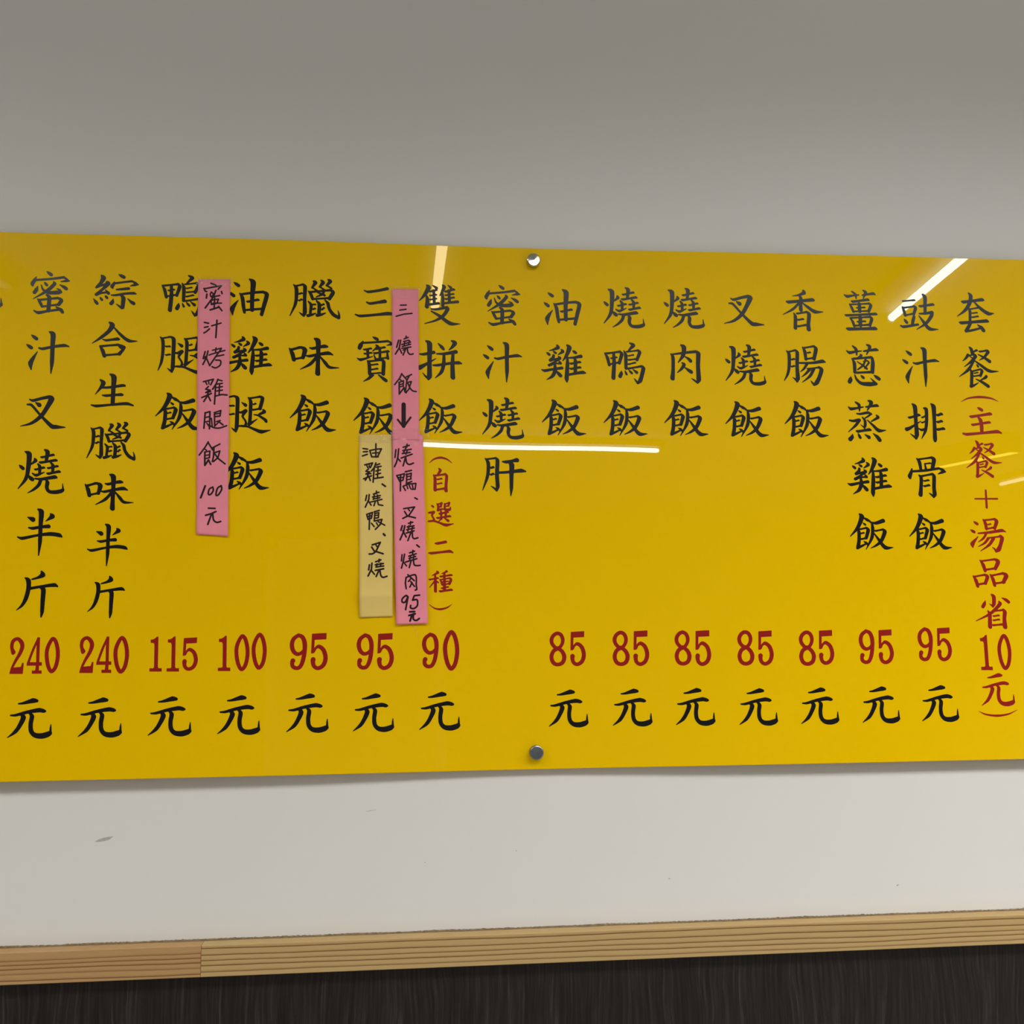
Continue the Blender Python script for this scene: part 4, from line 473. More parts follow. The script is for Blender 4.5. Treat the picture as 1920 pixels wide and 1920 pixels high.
PEN = [  # character, note, x mm, z mm, strokes
 ('蜜', 'A', -233.6, 1966.7, 'l -2.76 16.16 0.74 2.82 14.02 0.74|l -10.27 9.8 0.74 -8.66 6.6 0.74 -7.11 5.99 0.74|l -9.65 9.49 0.74 8.68 13.52 0.74 5.4 9.22 0.74|l -6.85 3.08 0.8 -7.23 -1.47 0.8|m -1.89 5.79 0.67 -3.05 3.17 0.67 -1.75 -0.04 0.67 0.32 3.25 0.67 -1.38 5.02 0.67|l 2.97 7.86 0.8 0.4 0.01 0.8 -8.16 -13.13 0.8|l 1.31 0.55 0.74 7.42 1.8 0.74|l 9.15 6.71 0.74 9.95 4.13 0.74|l -1.96 -3.93 0.67 6.17 -2.44 0.67 4.57 -7.34 0.67 -1.53 -9.1 0.67 -1.94 -4.58 0.67|l 1.96 -1.25 0.74 1.65 -13.55 0.74|l 0.27 -7.44 0.67 9.47 -7.03 0.67|l -2.6 -15.27 0.86 5.91 -12.16 0.86|l 6.49 -10.86 0.74 10.29 -15.94 0.74'),
 ('汁', 'A', -233.22, 1929.57, 'l -9.04 7.21 0.73 -4.44 6.34 0.73|l -8.9 1.42 0.73 -4.95 2.47 0.73|l -9.34 -5.01 0.73 -6.64 -3.35 0.73 -3.36 -0.07 0.73|l -1 3.52 0.67 9.32 6.96 0.67|l 4.65 10.08 0.79 3.91 -9.89 0.79'),
 ('烤', 'A', -230.72, 1895.95, 'l -9.78 7.18 0.73 -11.7 -0.85 0.73|l -6.75 7.87 0.73 -8.08 0.5 0.73 -11.83 -7.87 0.73|l -8.05 -0.78 0.67 -4.51 -8.7 0.67|l -11.09 -1.15 0.67 -9.02 1.44 0.67|l -1.89 8.8 0.67 7.82 11.35 0.67|l 2.01 11.56 0.67 1.54 5.79 0.67|l -5.41 3.1 0.67 -2.39 4.43 0.67 11.85 8.86 0.67|l 7.83 10.71 0.73 1.36 0.66 0.73 -4.5 -9.02 0.73|l 2.55 1.84 0.67 10.74 3.71 0.67|m 2.04 -2.52 0.73 7.24 -3.07 0.73 7.06 -8.18 0.73 2.26 -11.46 0.73 -1.73 -10.25 0.73'),
 ('雞', 'A', -229.17, 1857.35, 'l -12.27 11.09 0.73 -1.41 14.12 0.73 -4.29 7.71 0.73|l -9.83 10.81 0.61 -8.42 7.97 0.61|l -6.83 12.12 0.61 -6.13 8.64 0.61|l -6.67 5.77 0.67 -9.62 2.56 0.67 -4.75 1.68 0.67 -9.53 -1.25 0.67 -4.1 0.1 0.67|l -13.62 -7 0.73 -3.44 -2.11 0.73|l -6.88 1.96 0.73 -7.33 -4.38 0.73 -11.39 -11.4 0.73|l -7.02 -4.38 0.73 -4.15 -10.36 0.73|l 3.46 14.19 0.73 1.76 9.08 0.73 -2.04 2.67 0.73|l 1.19 7.16 0.73 0.19 -14.1 0.73|l 3.47 13.56 0.67 8.07 12.36 0.67|l 1.77 8.44 0.67 8.44 9.5 0.67|l 2.77 4.64 0.67 8.53 5.68 0.67|l 2.57 0.7 0.67 8.62 1.87 0.67|l 5.41 9.13 0.67 5.1 -3.58 0.67|l 1.48 -4.89 0.73 8.13 -3.21 0.73 13.92 -3.77 0.73'),
 ('腿', 'A', -227.65, 1825.58, 'l -11.09 7.75 0.73 -12.15 -9.9 0.73|l -11.38 7.43 0.73 -5.98 9.08 0.73 -6.1 -10.46 0.73|l -11.25 2.08 0.61 -6.74 3.39 0.61|l -11.42 -2.97 0.61 -6.62 -1.65 0.61|l -4.28 1.53 0.61 -3.15 -7.28 0.61|l -8.97 -4.2 0.61 -6.46 -7.95 0.61|m -7.11 -6.07 0.73 -0.99 -9.15 0.73 5.07 -9.4 0.73 12.58 -6.79 0.73|l -1.4 7.87 0.73 5.81 10.49 0.73 5.05 4.16 0.73 -0.69 3.46 0.73|l -1.06 6.3 0.61 4.67 7.32 0.61|l -1.05 5.98 0.73 -0.43 -7.25 0.73|l 0.16 -6.62 0.61 5.47 -0.88 0.61 1.26 -2.19 0.61|l 3.69 -2.16 0.73 8.62 -5.89 0.73'),
 ('飯', 'A', -229.88, 1787.08, 'l -4.7 13.27 0.72 -7.87 7.29 0.72 -13.96 -1.83 0.72|l -4.36 11.71 0.72 0.35 4.23 0.72|l -7.8 4.78 0.66 -6.45 3.67 0.66|l -8.33 1.65 0.66 -2.64 2.95 0.66 -2.89 -3.93 0.66|l -8.03 1.65 0.78 -7.65 -13.33 0.78|l -7.63 -2.09 0.6 -3.43 -1.44 0.6|l -7.54 -5.84 0.6 -2.75 -4.56 0.6|l -7.36 -13.02 0.78 -3.89 -7.06 0.78 -1.36 -12.04 0.78|l -0.31 6.41 0.72 8.04 10.88 0.72|l 1.78 7.37 0.72 1.44 -3.27 0.72 0.37 -8.91 0.72|l 2.54 1.12 0.72 8.23 3.04 0.72 6.29 -4.48 0.72 1.57 -8.9 0.72|l 2.57 -0.14 0.72 6.92 -5.73 0.72 14.3 -11.61 0.72'),
 ('1', 'A', -238.89, 1744.27, 'l 2.23 6.59 0.91 -2.23 -6.57 0.91'),
 ('0', 'A', -230.52, 1745.55, 'm 2.06 4.11 0.77 -1.72 1.61 0.77 -2.55 -3.86 0.77 -0.14 -4.09 0.77 2.64 0.14 0.77 2.07 3.86 0.77'),
 ('0', 'A', -221.88, 1745.96, 'm 2.52 5.23 0.77 -1.5 2.23 0.77 -2.9 -5.23 0.77 -0.6 -5.22 0.77 3.01 0.76 0.77 2.72 4.98 0.77'),
 ('元', 'A', -227.18, 1717.1, 'l -5.49 9 0.77 1.71 8.78 0.77|l -8.17 1.09 0.81 -2.47 2.83 0.81 2.75 5.32 0.81|l -1.97 2.34 0.81 -5.52 -9.01 0.81|m -0.52 1.85 0.77 0.58 -4.07 0.77 4 -6.78 0.77 8.29 -5.79 0.77'),
 ('三', 'B', -18.61, 1956.3, 'l -4.23 6.5 0.71 2.4 6.81 0.71|l -4.97 0.51 0.71 2.16 1.78 0.71|l -9.01 -6.99 0.71 -0.11 -4.09 0.71 9.06 -3.03 0.71'),
 ('燒', 'B', -18.33, 1914.9, 'l -6.37 6.12 0.76 -8.61 -2.31 0.76|l -4.09 6.18 0.76 -5.57 -2.76 0.76 -10.09 -10.19 0.76|l -5.57 -2.76 0.71 -2.76 -8.96 0.71|l 2.25 11.07 0.71 1.75 8.43 0.71|l -0.28 7.75 0.66 4.54 9.82 0.66|l -0.78 4.69 0.66 5.31 6.43 0.66|l -2.8 1.24 0.66 7.35 4.38 0.66|l -2.28 -1.11 0.61 7.36 1.76 0.61|l 0.74 5.26 0.61 -0.25 -0.53 0.61|l 6.08 5.92 0.61 4.82 1.17 0.61|l -2.78 -3.32 0.66 7.63 -1.38 0.66|l -1.25 -5.27 0.66 1.28 -4.16 0.66|l 1.79 -3.62 0.71 -1.23 -11.02 0.71|m 3.57 -3.05 0.71 4.34 -7.74 0.71 6.89 -10.03 0.71 10.19 -9.43 0.71'),
 ('飯', 'B', -16.77, 1870.09, 'l -4.22 11.86 0.71 -6.72 6.09 0.71 -12.24 -1.29 0.71|l -3.71 10.83 0.71 1.37 4.96 0.71|l -6.21 4.8 0.61 -4.94 4.05 0.61|l -7.46 1.4 0.66 -2.16 3.59 0.66 -2.64 -3.17 0.66|l -7.11 1.41 0.76 -6.9 -12.06 0.76|l -6.69 -1.18 0.61 -2.91 -0.06 0.61|l -6.68 -3.77 0.61 -2.64 -2.65 0.61|l -6.65 -11.54 0.71 -1.63 -4.7 0.71|l -1.63 -4.19 0.71 -0.6 -9.35 0.71 0.92 -10.36 0.71|l 0.86 8.07 0.71 6.93 11.07 0.71|l 4.4 9.45 0.71 1.63 4.19 0.71 -0.09 -9.6 0.71|l 3.16 1.88 0.66 6.7 2.74 0.66 3.94 -6.15 0.66 0.42 -10.37 0.66|m 2.91 0.58 0.71 5.45 -5.08 0.71 8.5 -8.13 0.71 12.3 -8.83 0.71'),
 ('↓', 'B', -18.07, 1832.95, 'l -0.65 13.02 2.32 -0.56 -10.44 2.32|l -7.23 -4.63 1.01 -0.66 -13.01 1.01 7.26 -1.81 1.01|l -0.56 -10.44 2.02 -0.56 -11.98 2.02'),
 ('燒', 'D', -18.1, 1786.99, 'l -9.11 6.43 0.75 -10.01 -2.51 0.75|l -5.98 7.43 0.75 -6.88 -2.47 0.75 -8.42 -8.23 0.75 -10.58 -13.03 0.75|l -7.19 -3.12 0.75 -4.04 -6.91 0.75|l 3.4 12.99 0.75 3.1 9.79 0.75|l -0.98 9.41 0.69 5.92 11.75 0.69|l -1.28 5.57 0.69 8.13 7.29 0.69|l 2.47 9.46 0.69 -0.64 2.71 0.69|l 3.74 5.96 0.69 2.19 1.46 0.69|l -1.89 2.05 0.69 6.89 3.57 0.69|l -3.12 -3.07 0.75 9.09 1.55 0.75|l 1.89 -1.73 0.75 -0.89 -11.97 0.75|m 1.89 -2.37 0.75 3.16 -8.42 0.75 6.3 -10.3 0.75 10.69 -8.65 0.75'),
 ('鴨', 'D', -15.33, 1758.2, 'l -10.8 5.62 0.75 -7.34 -1.02 0.75|l -10.49 5.62 0.69 -2.06 7.93 0.69 -3.91 0.28 0.69 -7.65 -0.7 0.69|l -9.54 3.28 0.63 -3.3 3.78 0.63|l -6.43 6.61 0.75 -6.67 -11.79 0.75|l -1.13 10.16 0.75 5.75 11.82 0.75|l 0.44 7.95 0.69 0.17 -3.49 0.69|l -0.18 6.67 0.69 5.57 8.64 0.69 4.84 1.95 0.69|l 0.45 4.45 0.63 4.83 5.26 0.63|l 0.47 0.96 0.63 5.47 1.96 0.63|l -0.15 -3.18 0.69 6.1 -0.9 0.69|l -3.57 -6.38 0.69 2.98 -3.78 0.69 10.81 -3.08 0.69 9.88 -9.76 0.69 6.13 -9.79 0.69|l -3.57 -6.69 0.69 -1.05 -11.11 0.69|l 0.8 -6.34 0.63 1.75 -9.19 0.63|l 3.3 -5.37 0.63 4.88 -9.16 0.63|l 6.74 -4.7 0.63 7.5 -8.51 0.63'),
 ('、', 'D', -4.32, 1737.84, 'l -1.41 0.78 0.75 1.41 -0.78 0.75'),
 ('叉', 'D', -12.08, 1721.67, 'l -6.09 4.54 0.75 6.07 6.5 0.75 -0.15 -3 0.75 -6.98 -6.49 0.75|l -5.15 1.39 0.75 -2.01 -3.64 0.75 7.03 -5.8 0.75|l -0.79 3.94 0.62 0.59 2.05 0.62'),
 ('燒', 'D', -12.17, 1700.87, 'l -7.48 5.95 0.81 -9.02 0.92 0.81|l -4.69 5.96 0.81 -5.91 -0.33 0.81 -9.9 -9.74 0.81|l -6.84 0.3 0.75 -3.09 -6.6 0.75|l 1.83 10.7 0.68 1.53 7.24 0.68|l -0.65 8.8 0.68 4.33 10.08 0.68|l -1.88 4.71 0.75 5.59 5.99 0.75|l -2.49 1.56 0.68 5.91 3.47 0.68|l -0.02 5.97 0.68 -1.25 0.31 0.68|l 4.34 5.99 0.68 3.11 0.95 0.68|l -3.1 -2.21 0.75 5.6 0.33 0.75|l 1.87 -2.19 0.75 -1.21 -10.67 0.75|m 3.74 -1.56 0.75 4.07 -6.58 0.75 5.94 -8.46 0.75 9.98 -7.51 0.75'),
 ('、', 'D', -2.01, 1684.1, 'l -1.4 1.1 0.81 1.4 -1.1 0.81'),
 ('燒', 'D', -10.05, 1669.24, 'l -9.78 5 0.74 -10.38 -1.86 0.74|l -7 5.62 0.74 -8.21 -1.87 0.74 -10.34 -9.96 0.74|l -8.52 -2.49 0.68 -4.78 -7.48 0.68|l 2.3 10 0.68 2 6.25 0.68|l -1.42 7.19 0.68 4.17 9.06 0.68|l -2.34 3.44 0.68 6.04 6.25 0.68|l -2.02 0.94 0.68 5.43 3.12 0.68|l -0.17 4.37 0.62 -1.39 -1.87 0.62|l 3.56 5 0.62 2.95 0.62 0.62|l -5.73 -3.12 0.74 6.67 0.62 0.74|l 0.47 -1.25 0.74 -1.68 -9.36 0.74|m 2.95 -1.25 0.74 3.9 -6.25 0.74 6.69 -7.19 0.74 10.42 -6.88 0.74'),
 ('肉', 'D', -9.66, 1643.23, 'l -5.56 5.46 0.74 -6.34 -0.75 0.74 -5.39 -6.96 0.74|m -5.74 5.46 0.74 -0.49 7.62 0.74 4.47 8.54 0.74 5.84 4.8 0.74 5.74 -2.66 0.74 6.37 -7.63 0.74 4.64 -8.56 0.74|l -3.59 8.56 0.74 3.56 2.01 0.74|l 0.14 4.82 0.68 -2.94 1.1 0.68|l -0.47 1.09 0.68 3.88 -4.52 0.68|l 1.08 -0.16 0.68 -1.38 -5.12 0.68'),
 ('9', 'D', -16.17, 1620.89, 'm 3.01 5.46 0.8 1.14 7.82 0.8 -3.16 4.25 0.8 -3.15 0.54 0.8 -0.06 0.53 0.8 2.7 5.46 0.8|l 3.13 6.39 0.8 0.58 -7.82 0.8'),
 ('5', 'D', -5.12, 1621.66, 'l 4.93 7.41 0.8 -0.95 6.82 0.8 -2.79 1.87 0.8|m -2.79 1.87 0.8 2.16 2.15 0.8 2.48 -4.04 0.8 -1.22 -7.41 0.8 -4.92 -6.77 0.8 -4.93 -3.99 0.8'),
 ('元', 'D', -6.16, 1605.6, 'l -4.8 4.97 0.93 0.45 5.24 0.93|l -5.71 0.97 0.93 1.07 2.77 0.93|l -2.63 0.95 0.93 -4.46 -5.2 0.93|m -0.78 2.78 0.86 -0.76 -3.08 0.86 2.33 -4.64 0.86 5.72 -2.51 0.86'),
 ('油', 'C', -54.1, 1792.46, 'l -9.97 2.11 0.75 -4.99 1.53 0.75|l -9.62 -1.71 0.75 -4.97 -1.33 0.75|l -10.52 -6.48 0.75 -5.25 -4.52 0.75|l -2.49 -0.03 0.75 -0.26 -7.32 0.75 6.9 -7.24 0.75|l -2.49 -0.03 0.75 5.59 1.66 0.75 10.58 2.04 0.75 6.28 -7.25 0.75|l 4.31 7.7 0.75 4.41 -7.59 0.75|l 0.64 -3.05 0.68 7.49 -2.46 0.68'),
 ('雞', 'C', -52.36, 1767.22, 'l -9.69 8.62 0.75 -1.01 10.93 0.75 -3.46 5.51 0.75|l -7.51 8.01 0.62 -6.25 5.49 0.62|l -4.72 8.67 0.62 -4.7 6.14 0.62|l -5.31 4.23 0.68 -8.39 1.35 0.68 -4.04 0.75 0.68 -8.36 -1.82 0.68 -2.79 -1.13 0.68|l -10.8 -7.22 0.75 -2.15 -3.66 0.75|l -5.89 -1.48 0.75 -6.48 -4.65 0.75 -8.93 -8.78 0.75|l -5.25 -4.01 0.75 -3.35 -9.05 0.75|l 2.72 10.97 0.75 0.89 5.56 0.75 -2.19 1.72 0.75|l 0.89 5.56 0.75 -0.23 -10.92 0.75|l 3.36 8.63 0.68 7.08 10.07 0.68|l 2.75 6.21 0.68 8.66 7.22 0.68|l 2.78 1.77 0.68 7.75 3.09 0.68|l 2.81 -2.16 0.68 8.09 -0.72 0.68|l 5.24 6.87 0.68 4.7 -5.82 0.68|l 0.98 -6.8 0.75 10.91 -5.13 0.75'),
 ('、', 'C', -40.62, 1752.92, 'l -1.72 1.25 0.87 1.72 -1.25 0.87'),
 ('燒', 'C', -51.37, 1737.05, 'l -8.23 4.36 0.74 -9.42 -1.63 0.74|l -5.45 5.01 0.74 -6.03 -0.98 0.74 -9.67 -9.18 0.74|l -6.64 -1.62 0.68 -3.2 -6.94 0.68|l 2.57 9.16 0.68 2.28 6.01 0.68|l -0.81 5.67 0.68 5.37 7.92 0.68|l -1.72 2.32 0.68 6.95 4.14 0.68|l -1.08 -0.01 0.68 6.34 1.62 0.68|l 0.12 4.73 0.62 -0.46 -0.32 0.62|l 3.84 4.75 0.62 3.87 0.34 0.62|l -4.15 -3.49 0.68 8.84 -0.26 0.68|l 1.41 -2.83 0.68 -0.1 -7.56 0.68|l 3.89 -2.18 0.68 4.84 -6.27 0.68 9.81 -7.19 0.68'),
 ('鴨', 'C', -49.35, 1713.49, 'l -10.08 6.23 0.74 -8.5 0.59 0.74|l -10.08 6.23 0.68 -3.61 8.46 0.68 -4.8 1.86 0.68 -8.5 0.91 0.68|l -9.14 3.73 0.62 -4.21 5 0.62|l -6.7 7.5 0.74 -7.18 -10.67 0.74|l -1.76 9.1 0.74 3.8 10.69 0.74|l -1.01 7.53 0.68 -1.69 -1.26 0.68|l -1.13 7.21 0.68 3.32 8.18 0.68 2.92 2.52 0.68 -1.09 1.88 0.68|l -1.12 4.83 0.62 2.9 5.54 0.62|l -1.69 -1.26 0.74 6.96 0.65 0.74 5.13 -5 0.74 -0.39 -10.65 0.74|l -4.76 -3.78 0.68 -1.65 -7.53 0.68|l 2.64 -1.87 0.68 10.09 -5.92 0.68|l 0.79 -3.13 0.62 2.05 -5.64 0.62'),
 ('、', 'C', -39.82, 1696.88, 'l -0.75 0.78 0.99 0.75 -0.78 0.99'),
 ('叉', 'C', -48.67, 1681.72, 'l -4.34 3.74 0.8 4.58 6.56 0.8 -0.28 -3.74 0.8|m -0.28 -3.74 0.8 -3.96 -6.23 0.8 -7.65 -6.54 0.8|l -4.94 1.24 0.8 -2.13 -3.12 0.8 7.75 -6.23 0.8|l -0.33 3.74 0.68 0.91 1.87 0.68'),
 ('燒', 'C', -46.98, 1659.17, 'l -8.94 3.9 0.8 -9.82 -1.69 0.8|l -6.19 5.75 0.8 -6.75 -1.07 0.8 -10.38 -8.5 0.8|l -7.36 -1.69 0.74 -3.34 -6.66 0.74|l 1.78 10.1 0.74 1.49 6.99 0.74|l -2.2 7.3 0.74 3.63 9.47 0.74|l -2.49 3.89 0.74 6.43 5.43 0.74|l -1.85 1.4 0.74 6.76 2.63 0.74|l -0.65 5.12 0.68 -1.24 1.4 0.68|l 3.66 5.74 0.68 3.37 2.01 0.68|l -2.44 -2.32 0.8 6.77 -0.48 0.8|l 1.25 -2.95 0.8 -1.48 -9.14 0.8|m 2.47 -1.71 0.8 3.74 -7.92 0.8 6.22 -10.1 0.8 10.52 -8.87 0.8'),
]

# ------------------------------------------------------------------ the room
RAIL_TOP, RAIL_BOT = 1.2627, 1.2303
X0, X1, YB = -4.2, 5.6, -10.0
# the painted wall, a fine grid so that its surface can roll very slightly
nx, nz = 120, 40
vs, fs = [], []
for j in range(nz + 1):
    for i in range(nx + 1):
        x = X0 + (X1 - X0) * i / nx
        z = RAIL_TOP - 0.02 + (CEIL - RAIL_TOP + 0.02) * j / nz
        vs.append((x, 0.0006 * noise.noise(Vector((x * 1.5, z * 1.5, 3))) - 0.0003, z))
for j in range(nz):
    for i in range(nx):
        a = j * (nx + 1) + i
        fs.append((a, a + 1, a + nx + 2, a + nx + 1))
k = len(vs)
vs += [(X0, 0.12, RAIL_TOP - 0.02), (X1, 0.12, RAIL_TOP - 0.02), (X1, 0.12, CEIL), (X0, 0.12, CEIL)]
fs += [(k, k + 3, k + 2, k + 1)]
wall_front = tag(link('wall_front', mesh('wall_front', vs, fs, True), M['wall']), kind='structure')

# laminate dado below the rail
dado = struct('trim_2', (X0, X1, -0.0035, 0.11, 0.0, RAIL_TOP - 0.021), M['laminate'])
dado['label'] = 'dark brown woodgrain laminate panelling below the pine rail'

# pine rail in two butted lengths, the joint a quarter of the way in from the left
rail = tag(empty('trim_1', (0, 0, RAIL_BOT)), kind='structure')
rail['label'] = 'pale pine rail between the white wall and the dark panelling'


def plank(xa, xb, mat, seed):
    n = 260
    rnd = random.Random(seed)
    v, f = [], []
    h = RAIL_TOP - RAIL_BOT
    for i in range(n + 1):
        x = xa + (xb - xa) * i / n
        w = 0.00025 * noise.noise(Vector((x * 9, seed, 0)))
        prof = [(0.0, 0.0), (-0.0163, 0.0), (-0.0170, 0.0007), (-0.0170 + w, h * 0.5), (-0.0170, h - 0.0009), (-0.0161, h + w * 1.2), (0.0, h)]
        for (y, z) in prof:
            v.append((x, y, z))
    p = 7
    for i in range(n):
        for q in range(p):
            a, b_ = i * p + q, i * p + (q + 1) % p
            f.append((a, b_, b_ + p, a + p))
    f.append(tuple(range(p)))
    f.append(tuple(range(n * p, n * p + p))[::-1])
    return link('plank', mesh('plank', v, f), mat, rail)


JOINT = -0.2283
pa = plank(X0, JOINT - 0.0002, M['pine_a'], 3)
tag(pa, 'darker orange pine length left of the butt joint')
pb = plank(JOINT + 0.0002, X1, M['pine_b'], 8)
tag(pb, 'paler yellow pine length right of the butt joint')
# ragged brown line at the torn paint edge where wall meets rail
v, f = [], []
n = 1800
for i in range(n + 1):
    x = -1.2 + 2.9 * i / n
    e = 0.0015 + 0.0007 * noise.noise(Vector((x * 22, 5, 0))) + 0.0009 * max(0, noise.noise(Vector((x * 150, 9, 0)))) + 0.0008 * noise.noise(Vector((x * 420, 1, 0)))
    e = max(0.0001, e)
    d = 0.0016 + 0.0012 * noise.noise(Vector((x * 30, 8, 2))) + 0.0006 * noise.noise(Vector((x * 300, 8, 2)))
    h0 = RAIL_TOP - RAIL_BOT
    v += [(x, -0.0006, h0 + e), (x, -0.0008, h0 + 0.0002), (x, -0.0008 - max(0.0001, d), h0 + 0.0003)]
for i in range(n):
    a = i * 3
    f += [(a, a + 1, a + 4, a + 3), (a + 1, a + 2, a + 5, a + 4)]
tag(link('rail_edge_line', mesh('rail_edge_line', v, f), M['edge_brown'], rail), 'ragged brown line along the top of the rail')

struct('floor', (X0 - 0.1, X1 + 0.1, YB - 0.1, 0.12, -0.06, 0.0), M['floor'])
struct('ceiling', (X0 - 0.1, X1 + 0.1, YB - 0.1, 0.12, CEIL, CEIL + 0.1), M['ceiling'])
struct('wall_left', (X0 - 0.12, X0, YB, 0.12, 0, CEIL), M['side'])
struct('wall_right', (X1, X1 + 0.12, YB, 0.12, 0, CEIL), M['side'])
struct('wall_back', (X0 - 0.1, X1 + 0.1, YB - 0.12, YB, 0, CEIL), M['back'])
# pale framed doorway in the back wall, seen only as a faint reflection in the board
door = tag(empty('door_1', (-0.3, YB, 0)), kind='structure')
box('door_frame', (-1.2, -1.08, 0.0, 0.06, 0, 2.52), M['frame'], door)
box('door_frame', (0.98, 1.10, 0.0, 0.06, 0, 2.52), M['frame'], door)
box('door_frame', (-1.2, 1.10, 0.0, 0.06, 2.40, 2.52), M['frame'], door)
box('door_leaf', (-1.08, 0.98, -0.01, 0.02, 0, 2.40), M['side'], door)


# small scuffs and pits on the white wall
def scuff(label, pts, widths):
    v, f = [], []
    for (x, z), w in zip(pts, widths):
        v += [(x, -0.0005, z + w), (x, -0.0005, z - w)]
    for i in range(len(pts) - 1):
        a = 2 * i
        f.append((a, a + 1, a + 3, a + 2))
    o = link('scuff_mark', mesh('scuff_mark', v, f), M['scuff'], wall_front)
    tag(o, label)


SC = [('grey smear on the wall below the left of the board', [(-0.3457, 1.3684), (-0.3419, 1.3694), (-0.3358, 1.3706), (-0.3304, 1.3718), (-0.3265, 1.3734)], [0.0001, 0.0012, 0.0018, 0.0014, 0.0001]), ('fine scratch on the wall right of the smear', [(-0.0585, 1.3925), (-0.0539, 1.3932), (-0.0469, 1.3942)], [0.0001, 0.0004, 0.0001]), ('pin prick in the wall paint', [(0.0056, 1.3363), (0.0065, 1.3362), (0.0073, 1.3362)], [0.0002, 0.0006, 0.0002]), ('pin prick in the wall paint', [(0.279, 1.3107), (0.2798, 1.3106), (0.2807, 1.3106)], [0.0002, 0.0006, 0.0002]), ('pin prick in the wall paint', [(0.1065, 1.3459), (0.1074, 1.3458), (0.1082, 1.3458)], [0.0002, 0.0006, 0.0002]), ('small chip in the wall paint at right', [(0.5444, 1.2946), (0.5463, 1.2949), (0.5476, 1.2957)], [0.0002, 0.0011, 0.0002])]
for lb, pts, ws in SC:
    scuff(lb, pts, ws)


# ------------------------------------------------------------------ the menu board
BZ0, BZ1 = 1.4350, 2.0366
BX0, BX1 = -1.10, 1.36
TH = 0.005


def gap(x):
    """the acrylic is pulled in to the wall at each bolt and bows out between"""
    return 0.010 - 0.006 * math.exp(-((x - 0.130) / 0.19) ** 2)


def face_y(x):
    return -(gap(x) + TH)


def face_n(x):
    d = (face_y(x + 0.0005) - face_y(x - 0.0005)) / 0.001
    l = math.hypot(1, d)
    return (d / l, -1 / l, 0.0)


board = tag(empty('menu_board', (0.13, 0.0, BZ0)),
            'long yellow acrylic menu board with black dish names and red prices', 'menu board')
BO = Vector((0.13, 0.0, BZ0))
N = 400
v, f, nn = [], [], []
for i in range(N + 1):
    x = BX0 + (BX1 - BX0) * i / N
    y = face_y(x)
    b_ = 0.0005
    for (dy, z) in ((TH, BZ0 + b_), (b_, BZ0), (0, BZ0 + b_), (0, BZ1 - b_), (b_, BZ1), (TH, BZ1 - b_)):
        v.append((x - BO.x, y + dy, z - BO.z))
p = 6
for i in range(N):
    for q in range(p):
        a, c_ = i * p + q, i * p + (q + 1) % p
        f.append((a, a + p, c_ + p, c_))
f.append(tuple(range(p)))
f.append(tuple(range(N * p, N * p + p))[::-1])
me = mesh('panel', v, f)
for pl in me.polygons:
    if len(pl.vertices) == 4 and abs(pl.normal.z) < 0.2:
        pl.use_smooth = True
# front faces carry the exact bend of the sheet in their normals
cn = []
for pl in me.polygons:
    for li in pl.loop_indices:
        vi = me.loops[li].vertex_index
        if pl.use_smooth and pl.normal.y < -0.5:
            cn.append(face_n(me.vertices[vi].co.x + BO.x))
        else:
            cn.append(tuple(pl.normal))
me.normals_split_custom_set(cn)
panel = link('panel', me, M['acrylic'], board)


# ---- brush lettering: each stroke is a path with a changing nib size, all strokes of a
# character are united into one outline and laid on the bent face of the sheet
def parse(s):                                                   # kinds: m smooth brush path, l straight path, g filled polygon
    out = []
    for st in s.split('|'):
        a = st.split()
        w = list(map(float, a[1:]))
        out.append((a[0], [tuple(w[i:i + 3]) for i in range(0, len(w), 3)]))
    return out


def path(kind, P):
    P = np.array(P, float)
    if kind == 'l' or len(P) == 2:
        return P
    Q = np.vstack([2 * P[0] - P[1], P, 2 * P[-1] - P[-2]])
    if np.allclose(P[0, :2], P[-1, :2]):
        Q[0], Q[-1] = P[-2], P[1]
    out = []
    for i in range(1, len(Q) - 2):
        p0, p1, p2, p3 = Q[i - 1:i + 3]
        m1 = (p2 - p0) * 0.5
        m2 = (p3 - p1) * 0.5
        d = np.linalg.norm((p2 - p1)[:2])
        for m in (m1, m2):
            l = np.linalg.norm(m[:2])
            if l > 1.1 * d and l > 0:
                m *= 1.1 * d / l
        for t in np.linspace(0, 1, 7)[:-1]:
            h1, h2, h3, h4 = 2 * t**3 - 3 * t**2 + 1, t**3 - 2 * t**2 + t, -2 * t**3 + 3 * t**2, t**3 - t**2
            q = h1 * p1 + h2 * m1 + h3 * p2 + h4 * m2
            q[2] = p1[2] + (p2[2] - p1[2]) * t
            out.append(q)
    out.append(P[-1])
    return np.array(out)


